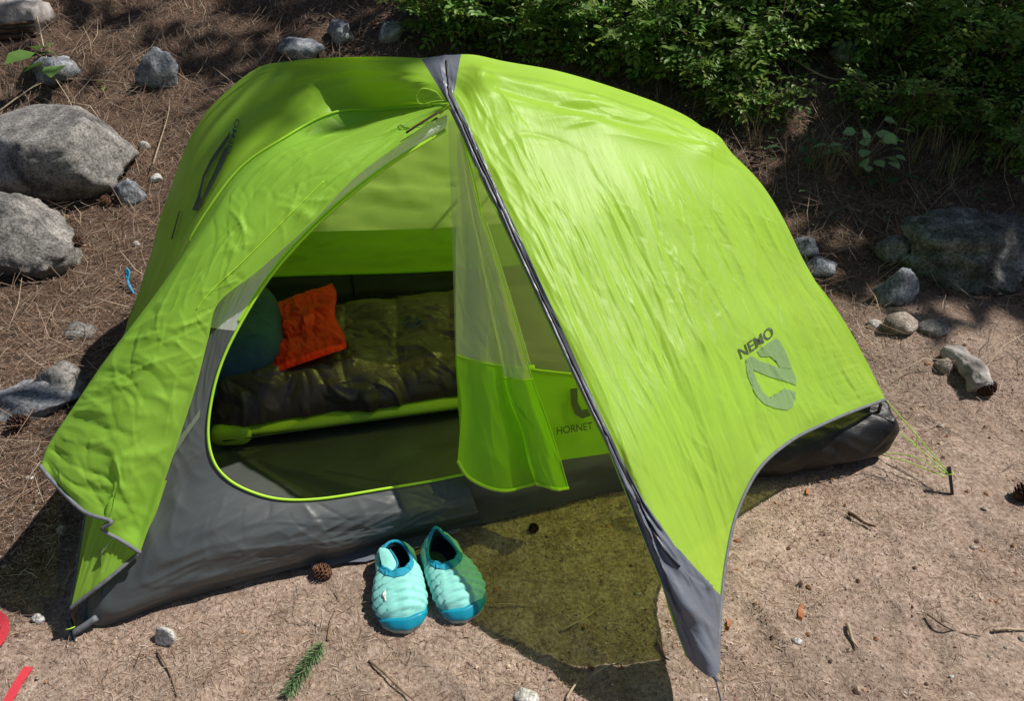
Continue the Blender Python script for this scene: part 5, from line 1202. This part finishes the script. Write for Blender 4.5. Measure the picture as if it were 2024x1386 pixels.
x, y = scatter(60000, (-1.9, 2.3), (.85, 3.2), lambda x, y: .5 + .5 * pn(x * 2, y * 2, 79) * 2)
grit('gravel', x, y, .0012, .0042, [(0.42, 0.33, 0.26), (0.30, 0.22, 0.17), (0.55, 0.48, 0.42), (0.20, 0.13, 0.10), (0.36, 0.20, 0.13)], 'fine grit and crumbs of soil on the bare dirt')
x, y = scatter(2600, (-1.9, 2.3), (.85, 3.2), lambda x, y: .35 + .8 * pn(x * 3, y * 3, 80))
grit('bark_crumbs', x, y, .004, .011, [(0.36, 0.17, 0.09), (0.46, 0.26, 0.14), (0.20, 0.10, 0.06), (0.55, 0.42, 0.30), (0.12, 0.07, 0.05)], 'scattered flakes of bark and leaf crumbs on the dirt')
# loose dry leaves and low ground cover under the shrubs
V_, F_, C_ = [], [], []
for k in range(900):
    x = rng.uniform(-0.2, 3.6); y = rng.uniform(3.0, 5.4)
    b = on(x, y, rng.uniform(0.01, .10)); a = rng.uniform(0, 6.28)
    leaf_geo(b, unit(V(math.cos(a), math.sin(a), rng.normal() * .2)), unit(UP + rng.normal(size=3) * .3), rng.uniform(.02, .045), rng.uniform(.014, .026), np.array([0.055, 0.11, 0.035]) * rng.uniform(.6, 1.7) if k % 3 else np.array([.24, .16, .10]) * rng.uniform(.6, 1.3), V_, F_, C_)
gcv = mesh_obj('ground_cover', np.array(V_), np.array(F_), M_leaf, None, False, None, np.array(C_)); tag(gcv, 'low leaves and leaf litter under the thicket', kind='stuff')

# ------------------------------------------------------------------ trees up the slope that shade the background
def tree(base, H_, crown_z, crowns, label, seed, ncl=560, cs=0.20):
    r = np.random.default_rng(seed); e = empty('pine_tree'); tag(e, label, 'tree', 'trees up the slope')
    b = on(*base); top = b + V(0, 0, H_)
    tube('trunk', spline([b - UP * .2, b * .5 + top * .5 + V(.1, .05, 0), top], 16), np.linspace(.16, .03, 16), M_bark, e, 10)
    Vv, cc = [], []
    for (cx, cy, cz, rad, dens) in crowns:
        c = V(cx, cy, cz); o = b + (top - b) * np.clip((cz - .5 - b[2]) / H_, .15, .95)
        tube('limb', spline([o, o * .5 + c * .5 + UP * .1, c], 8), np.linspace(.05, .012, 8), M_bark, e, 6)
        n = int(ncl * dens * rad ** 2)
        d = unit(r.normal(size=(n, 3))) * (r.uniform(0, 1, (n, 1)) ** .45) * rad * V(1, 1, .6)
        p = c + d + 0.1 * r.normal(size=(n, 3)); a1 = unit(r.normal(size=(n, 3))); a2 = unit(np.cross(a1, r.normal(size=(n, 3)))); s = cs * r.uniform(.5, 1.2, (n, 1))
        Vv.append(np.stack([p - a1 * s, p + a2 * s * .35, p + a1 * s, p - a2 * s * .35], 1).reshape(-1, 3))
        cc.append(np.repeat(np.array([[.045, .085, .03]]) * r.uniform(.6, 1.4, (n, 1)), 4, 0))
    Vv = np.vstack(Vv); cr_ = mesh_obj('crown', Vv, np.arange(len(Vv)).reshape(-1, 4), M_leaf, e, False, None, np.vstack(cc)); cr_['kind'] = 'stuff'
    return e
def sh_c(x, y, z, h):                   # crown centre whose shadow falls on ground point (x, y, z)
    k = (h - z) / SUN[2]; return x + SUN[0] * k, y + SUN[1] * k, h
def crown_for(targets): return [sh_c(*q[:4]) + (q[4], q[5] * .75 if len(q) > 5 else 0.22) for q in targets]
tree((4.6, 7.6), 9.5, 5, crown_for([(1.6, 4.35, .5, 6.0, .95), (2.7, 3.75, .3, 5.2, .85), (0.5, 4.6, .6, 6.6, .9), (3.4, 4.8, .6, 6.0, 1.0), (1.9, 5.3, .9, 7.2, 1.1), (1.75, 3.0, .1, 5.0, .5, 1.3), (2.15, 2.8, .1, 5.0, .5, 1.3), (2.5, 3.1, .2, 5.0, .55, 1.2), (2.75, 2.5, .0, 5.0, .5, 1.2), (1.45, 3.45, .2, 5.2, .45, 1.1), (2.3, 3.55, .3, 5.2, .4, .8), (-.55, 2.25, 1.0, 6.0, .22, 1.2)]), 'tall pine on the slope behind the dense thicket', 601)
tree((2.0, 7.8), 9.0, 5, crown_for([(-0.4, 5.0, .8, 6.4, .9), (-1.5, 4.6, .6, 6.0, .75), (-2.6, 5.2, .9, 6.5, .9), (0.4, 5.8, 1.1, 7.2, 1.0), (-1.1, 5.6, 1.0, 7.0, .9)]), 'tall pine on the slope above the weathered log', 603)
